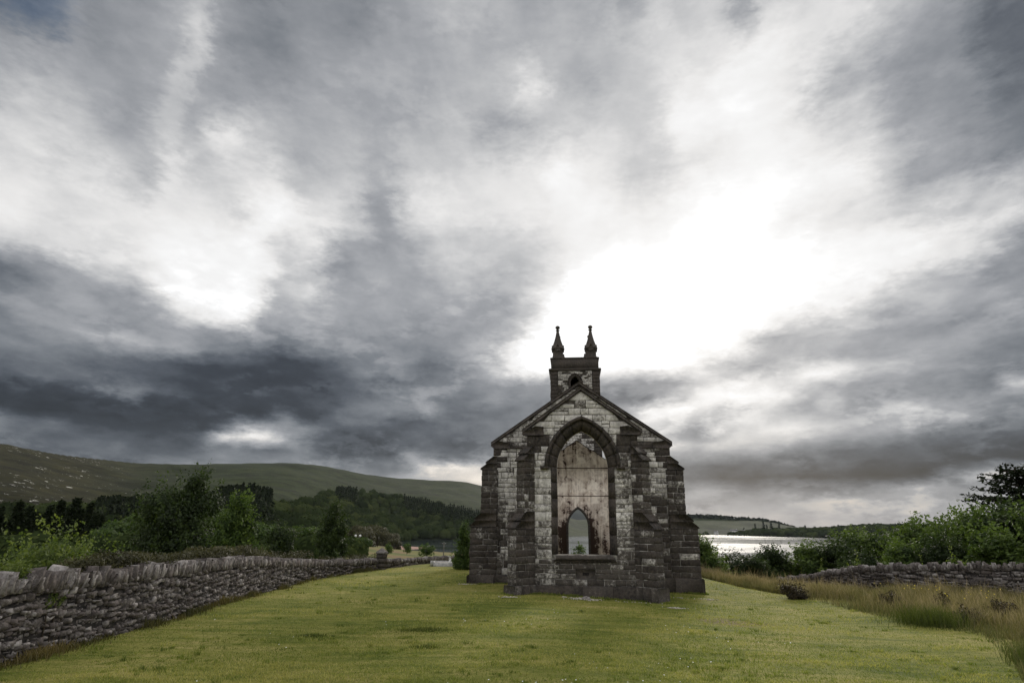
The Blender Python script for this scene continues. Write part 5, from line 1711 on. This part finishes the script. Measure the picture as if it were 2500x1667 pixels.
# darker tufts left standing in the lawn
for x0, y0, w_, n, lb in ((-2.45, 19.4, 0.5, 900, 'dark green grass tuft left standing in the middle of the lawn'), (-5.4, 18.6, 0.3, 330, 'small dark grass tuft on the lawn near the left wall'),
                          (-2.1, 16.9, 0.26, 260, 'small dark grass tuft nearest the camera on the lawn')):
    t_ = thing('grass_tuft', lb, 'grass tuft', (x0, y0, gz(x0, y0)))
    px = np.stack([rng.normal(0, w_, n), rng.normal(0, w_ * 0.55, n), np.zeros(n)], -1)
    px[:, 2] = ground_z(px[:, 0] + x0, px[:, 1] + y0) - gz(x0, y0)
    h = np.clip(0.085 - 0.05 * (np.hypot(px[:, 0] / w_, px[:, 1] / w_ / 0.55) / 1.6) + rng.normal(0, 0.02, n), 0.015, 0.14)
    V, F, tt = blades(px, h, np.full(n, 0.014), np.full(n, 0.15), np.full(n, 0.6), 0.9, 2)
    tag(mk('blades', V, F, M['tuft'], t_, tone=tt), kind='stuff')

# daisies and clover in the lawn
n = 520
r_ = 1 / rng.uniform(1 / 30.0, 1 / 12.0, n)
a = rng.uniform(rad(-30), rad(34), n)
x, y = r_ * np.sin(a), r_ * np.cos(a)
ok = (fnoise(x / 3, y / 3, 91, 3) > 0.1) & (x > -9.5) & (x < np.interp(y, EDGE_Y, EDGE_X) - 0.3) & ~in_church(x, y)
x, y = x[ok], y[ok]
C = np.stack([x, y, ground_z(x, y) + 0.055], -1)
V, F, tt = leaves(C, np.tile([0, -0.3, 1.0], (len(x), 1)) + rng.normal(0, 0.2, (len(x), 3)), rng.uniform(0.02, 0.042, len(x)), np.zeros(len(x)), 1.0, 0.0)
tag(mk('daisies', V, F, M['petal']), kind='stuff')
n = 36
y = rng.uniform(27, 33, n)
x = rng.uniform(18, 24, n)
ok = x < np.interp(y, [27.5, 31.4, 35.2], [31, 26, 22.6])
x, y = x[ok], y[ok]
V, F, tt = leaves(np.stack([x, y, ground_z(x, y) + rng.uniform(0.5, 0.75, len(x))], -1), np.tile([0, -1, 0.6], (len(x), 1)), rng.uniform(0.04, 0.07, len(x)), np.zeros(len(x)), 1.0, 0.1)
tag(mk('yellow_flowers', V, F, M['petal_yellow']), kind='stuff')

# heather bushes in the long grass
for x0, y0, w_, h_, lb in ((13.9, 32.6, 1.35, 0.75, 'round dark heather bush at the edge of the mown lawn'), (17.0, 29.6, 1.1, 0.42, 'dark heather clump in the long grass before the right-hand wall'),
                           (18.6, 28.6, 0.9, 0.38, 'second dark heather clump further right in the long grass'), (16.9, 24.6, 0.8, 0.36, 'dark heather clump nearest the camera at the right'),
                           (19.4, 26.2, 1.0, 0.4, 'wide dark heather clump close to the right edge')):
    t_ = tree('heather_bush', lb, h_, w_, 'bush', 4200, 0.085, 'heather', (x0, y0, gz(x0, y0)), cat='heather', part='foliage', sprays=0.3)
for x0, y0, w_, lb in ((15.2, 24.2, 0.9, 'tall rushy grass clump where the lawn edge turns'), (14.0, 16.8, 0.9, 'rushy grass clump at the lower right of the lawn')):
    t_ = thing('rush_clump', lb, 'rushes', (x0, y0, gz(x0, y0)))
    n = 1500
    px = np.stack([rng.normal(0, w_ * 0.6, n), rng.normal(0, w_ * 0.6, n), np.full(n, -0.03)], -1)
    V, F, tt = blades(px, np.clip(rng.normal(0.5, 0.16, n), 0.15, 0.9), np.full(n, 0.014), np.full(n, 0.02), np.clip(rng.normal(0.4, 0.2, n), 0, 1), 0.9, 2)
    tag(mk('blades', V, F, M['tuft'], t_, tone=tt), kind='stuff')

# ------------------------------------------------------------------ small things
def lump(w, d, h, seed, k=10):
    r0 = np.random.default_rng(seed)
    rows = []
    for f, s_ in ((0.0, 0.95), (0.35, 1.0), (0.7, 0.8), (0.95, 0.4)):
        th = np.arange(k) * 2 * math.pi / k
        q = s_ * (1 + r0.normal(0, 0.09, k))
        rows.append(np.stack([np.cos(th) * q * w / 2, np.sin(th) * q * d / 2, np.full(k, f * h) + r0.normal(0, 0.04 * h, k)], -1))
    V = np.concatenate(rows + [np.array([[0, 0, h]])])
    i = np.arange(3)[:, None] * k
    j = np.arange(k)[None]
    return V, [np.stack([i + j, i + (j + 1) % k, i + k + (j + 1) % k, i + k + j], -1).reshape(-1, 4), np.stack([3 * k + np.arange(k), 3 * k + (np.arange(k) + 1) % k, np.full(k, 4 * k)], -1)]


rk = tag(mk('rock', *lump(0.42, 0.3, 0.17, 3), M['rubble'], tone=0.55), 'flat grey rock lying on pale gravel before the church window', 'rock')
rk.location = (3.25, 28.25, gz(3.25, 28.25) - 0.02)
b = MB()
for x0, y0, sx0, sy0, n in ((3.2, 28.3, 0.6, 0.3, 230), (6.75, 26.75, 0.4, 0.2, 80), (0.0, 28.15, 0.3, 0.15, 60), (9.25, 30.65, 0.35, 0.3, 70), (-2.3, 34.0, 0.35, 0.15, 60), (2.35, 28.6, 0.12, 0.08, 30),
                            (5.2, 28.05, 0.8, 0.06, 24), (8.0, 30.75, 0.9, 0.06, 20)):
    x, y = x0 + rng.normal(0, sx0 * 0.6, n), y0 + rng.normal(0, sy0 * 0.6, n)
    s_ = rng.uniform(0.012, 0.036, n)
    zz = ground_z(x, y) + 0.02
    O = np.array([[1, 0, 0], [-1, 0, 0], [0, 1, 0], [0, -1, 0], [0, 0, 0.8], [0, 0, -0.8]])
    V = (np.stack([x, y, zz], -1)[:, None] + O[None] * s_[:, None, None] * rng.uniform(0.7, 1.3, (n, 6, 1))).reshape(-1, 3)
    F = (np.arange(n)[:, None, None] * 6 + np.array([[0, 2, 4], [2, 1, 4], [1, 3, 4], [3, 0, 4], [2, 0, 5], [1, 2, 5], [3, 1, 5], [0, 3, 5]])[None]).reshape(-1, 3)
    b.add(V, F)
tag(b.build('gravel', M['gravel']), kind='stuff')

g_ = gz(-4.8, 49.3)
gr = thing('grave', 'pale grave plot with a low stone kerb at the top of the lawn', 'grave', (-4.85, 49.2, g_), rad(3))
for nm, q in (('kerb', (-1.0, 1.0, -1.35, -1.2, -0.3, 0.26)), ('kerb', (-1.0, 1.0, 1.2, 1.35, -0.3, 0.26)), ('kerb', (-1.0, -0.86, -1.195, 1.195, -0.3, 0.25)), ('kerb', (0.86, 1.0, -1.195, 1.195, -0.3, 0.25))):
    mk(nm, *box(*q), M['grave'], gr)
mk('corner_post', *lathe([(0, 0.0), (0.13, 0.0), (0.13, 0.34), (0.06, 0.40), (0, 0.40)], 8, (-0.95, -1.28, 0)), M['grave'], gr)
mk('corner_post', *lathe([(0, 0.0), (0.13, 0.0), (0.13, 0.34), (0.06, 0.40), (0, 0.40)], 8, (0.95, -1.28, 0)), M['grave'], gr)
mk('grave_bed', *box(-0.855, 0.855, -1.19, 1.19, -0.2, 0.16), M['gravel'], gr)
V, F = lathe([(0, 0.16), (0.16, 0.16), (0.12, 0.24), (0.06, 0.30), (0.10, 0.42), (0.03, 0.50), (0, 0.50)], 8, (0.3, 0.3, 0))
mk('urn', V, F, M['white'], gr)
for x0, y0, w_, h_, lb in ((17.3, 39.6, 0.22, 0.62, 'small white marker stone poking out of the long grass'), (17.8, 39.9, 0.16, 0.5, 'smaller white marker stone right beside the taller one')):
    mk_ = tag(mk('marker_stone', *prism([(-w_ / 2, -0.1), (w_ / 2, -0.1), (w_ / 2, h_ * 0.75), (w_ * 0.2, h_), (-w_ * 0.25, h_ * 0.93), (-w_ / 2, h_ * 0.7)], (np.array([0, 0, 0.]), X3, Z3, -Y3), -0.05, 0.05), M['white']), lb, 'marker stone')
    mk_.location = (x0, y0, gz(x0, y0))
# lamp with two globes in the valley
x0, y0, z0 = on_ground(-13.3, 150)
hl = top_at(-13.3, 150, -0.92)
lp = thing('street_lamp', 'tall lamp post with two white globes beside the cone-shaped tree', 'street lamp', (x0, y0, z0))
mk('post', *tube([(0, 0, -0.2), (0, 0, hl * 0.5), (0, 0, hl - 0.5)], [0.10, 0.08, 0.07], 8), M['metal'], lp)
mk('cross_arm', *tube([(-0.5, 0, hl - 0.35), (0, 0, hl - 0.55), (0.5, 0, hl - 0.35)], 0.05, 6), M['metal'], lp)
for s in (-1, 1):
    mk('globe', *lathe([(0, -0.28), (0.16, -0.23), (0.26, -0.1), (0.28, 0.0), (0.24, 0.14), (0.14, 0.24), (0, 0.28)], 10, (s * 0.5, 0, hl - 0.1)), M['white'], lp, smooth=True)
x0, y0, z0 = on_ground(-5.85, 235)
hp = top_at(-5.85, 235, -1.42)
pl = thing('utility_pole', 'thin grey timber pole standing by the lake left of the evergreen', 'pole', (x0, y0, z0))
mk('pole', *tube([(0, 0, -0.3), (0, 0, hp * 0.5), (0, 0, hp)], [0.17, 0.15, 0.12], 8), M['pole'], pl)
mk('cross_arm', *box(-0.7, 0.7, -0.06, 0.06, hp - 0.75, hp - 0.6), M['pole'], pl)
for s in (-0.6, 0.6):
    mk('insulator', *lathe([(0, 0), (0.07, 0), (0.07, 0.16), (0, 0.2)], 6, (s, 0, hp - 0.6)), M['grave'], pl)

# houses on the far shore
HS = [(19.15, 2225, 22, 9, 'large white gabled house on the far shore across the lake'), (19.9, 2230, 12, 6, 'small white cottage right of the large house across the lake'),
      (20.45, 2215, 14, 6, 'white cottage among the trees in the middle of the far shore'), (21.3, 2200, 12, 6, 'white cottage below the tall conifers on the far shore'),
      (17.75, 2235, 12, 5, 'low white cottage near the water at the left end of the far shore'), (22.2, 2120, 11, 6, 'rightmost white cottage on the far shore')]
for k, (a, r_, ln, hh, lb) in enumerate(HS):
    x0, y0, z0 = on_ground(a, r_, 5)
    ho = thing('house', lb, 'house', (x0, y0, z0), rad(-a + rng.uniform(-20, 20)), 'white houses on the far shore')
    w_ = ln * 0.5
    mk('wall', *prism([(-w_ / 2, -6), (w_ / 2, -6), (w_ / 2, hh * 0.6), (0, hh * 0.98), (-w_ / 2, hh * 0.6)], (np.array([0, 0, 0.]), Y3, Z3, X3), -ln / 2, ln / 2), M['white'], ho)
    for s in (-1, 1):
        P_ = [(s * (w_ / 2 + 0.5), hh * 0.55), (s * (w_ / 2 + 0.5), hh * 0.55 + 0.4), (0, hh + 0.4), (0, hh)]
        mk('roof', *prism(P_, (np.array([0, 0, 0.]), Y3, Z3, X3), -ln / 2 - 0.4, ln / 2 + 0.4), M['slate'], ho)
    mk('chimney', *box(ln / 2 - 1.8, ln / 2 - 0.4, -0.6, 0.6, hh * 0.8, hh + 1.6), M['white'], ho)
    for q in (-0.3, 0.0, 0.3):
        mk('window', *box(q * ln - 0.7, q * ln + 0.7, -w_ / 2 - 0.06, -w_ / 2 - 0.003, hh * 0.2, hh * 0.2 + 1.8), M['slate'], ho)
# tall firs among the houses
fp = conifer('fir', 'tall dark fir rising among the white cottages across the lake', 34, 15, on_ground(21.55, 2215, 2), 12, 8, 3.0, group='tall firs among the houses across the lake')
for a, r_, s_ in ((20.9, 2220, 0.8), (22.15, 2210, 0.95), (21.8, 2225, 0.7), (22.75, 2200, 0.85), (20.0, 2240, 0.5), (24.7, 2120, 0.75), (27.1, 2100, 0.9), (28.0, 2105, 0.7)):
    dup(fp, on_ground(a, r_, 2), rng.uniform(0, 6), (s_ * 1.1, s_ * 1.1, s_))
# line of floats across the water
b = MB()
x0, y0 = polar(16.2, 1440)
x1, y1 = polar(26.0, 1380)
nb = 70
for k in range(nb):
    f = k / (nb - 1)
    b.add(*lathe([(0, -0.5), (0.8, -0.3), (1.0, 0.1), (0.7, 0.7), (0, 0.9)], 6, (x0 + (x1 - x0) * f, y0 + (y1 - y0) * f, LAKE_Z + 0.1)))
b.add(*tube([(x0, y0, LAKE_Z + 0.15), ((x0 + x1) / 2, (y0 + y1) / 2, LAKE_Z + 0.15), (x1, y1, LAKE_Z + 0.15)], 0.28, 5))
tag(b.build('float_line', M['metal']), 'thin dark line of floats stretched across the lake on the right', 'float line')

# mountain far beyond the lake, seen through the doorway
rows = []
mr = 6300
for f in np.linspace(0, 1, 14):
    row = []
    for g in np.linspace(-1, 1, 40):
        a = 5.6 + 9.5 * g
        r_ = mr + 1500 * (f - 0.5)
        x, y = polar(a, r_)
        pk = max(0.0, 1 - abs(g) ** 1.2) * math.sin(math.pi * min(1, max(0, f))) ** 0.8
        row.append([x, y, -30 + (3 + mr * math.tan(rad(2.0)) + 34) * pk + pk * 30 * float(fnoise(np.array([x / 500.]), np.array([y / 500.]), 101)[0])])
    rows.append(row)
V = np.array(rows).reshape(-1, 3)
i = np.arange(13)[:, None] * 40
j = np.arange(39)[None]
tag(mk('mountain', V, np.stack([i + j, i + j + 1, i + 41 + j, i + 40 + j], -1).reshape(-1, 4), M['moor'], smooth=True), kind='structure')

# thin damp air over the valley
hm = bpy.data.materials.new('haze')
hm.use_nodes = True
N = NT(hm.node_tree)
pv = N.n('ShaderNodeVolumePrincipled', {'Color': (0.80, 0.88, 1.0, 1), 'Density': 0.000013, 'Anisotropy': 0.2})
ho_ = N.n('ShaderNodeOutputMaterial')
N.t.links.new(pv.outputs[0], ho_.inputs['Volume'])
V, F = box(-9100, 9100, -9100, 9100, -60, 290)
tag(mk('haze', V, F, hm), kind='stuff')
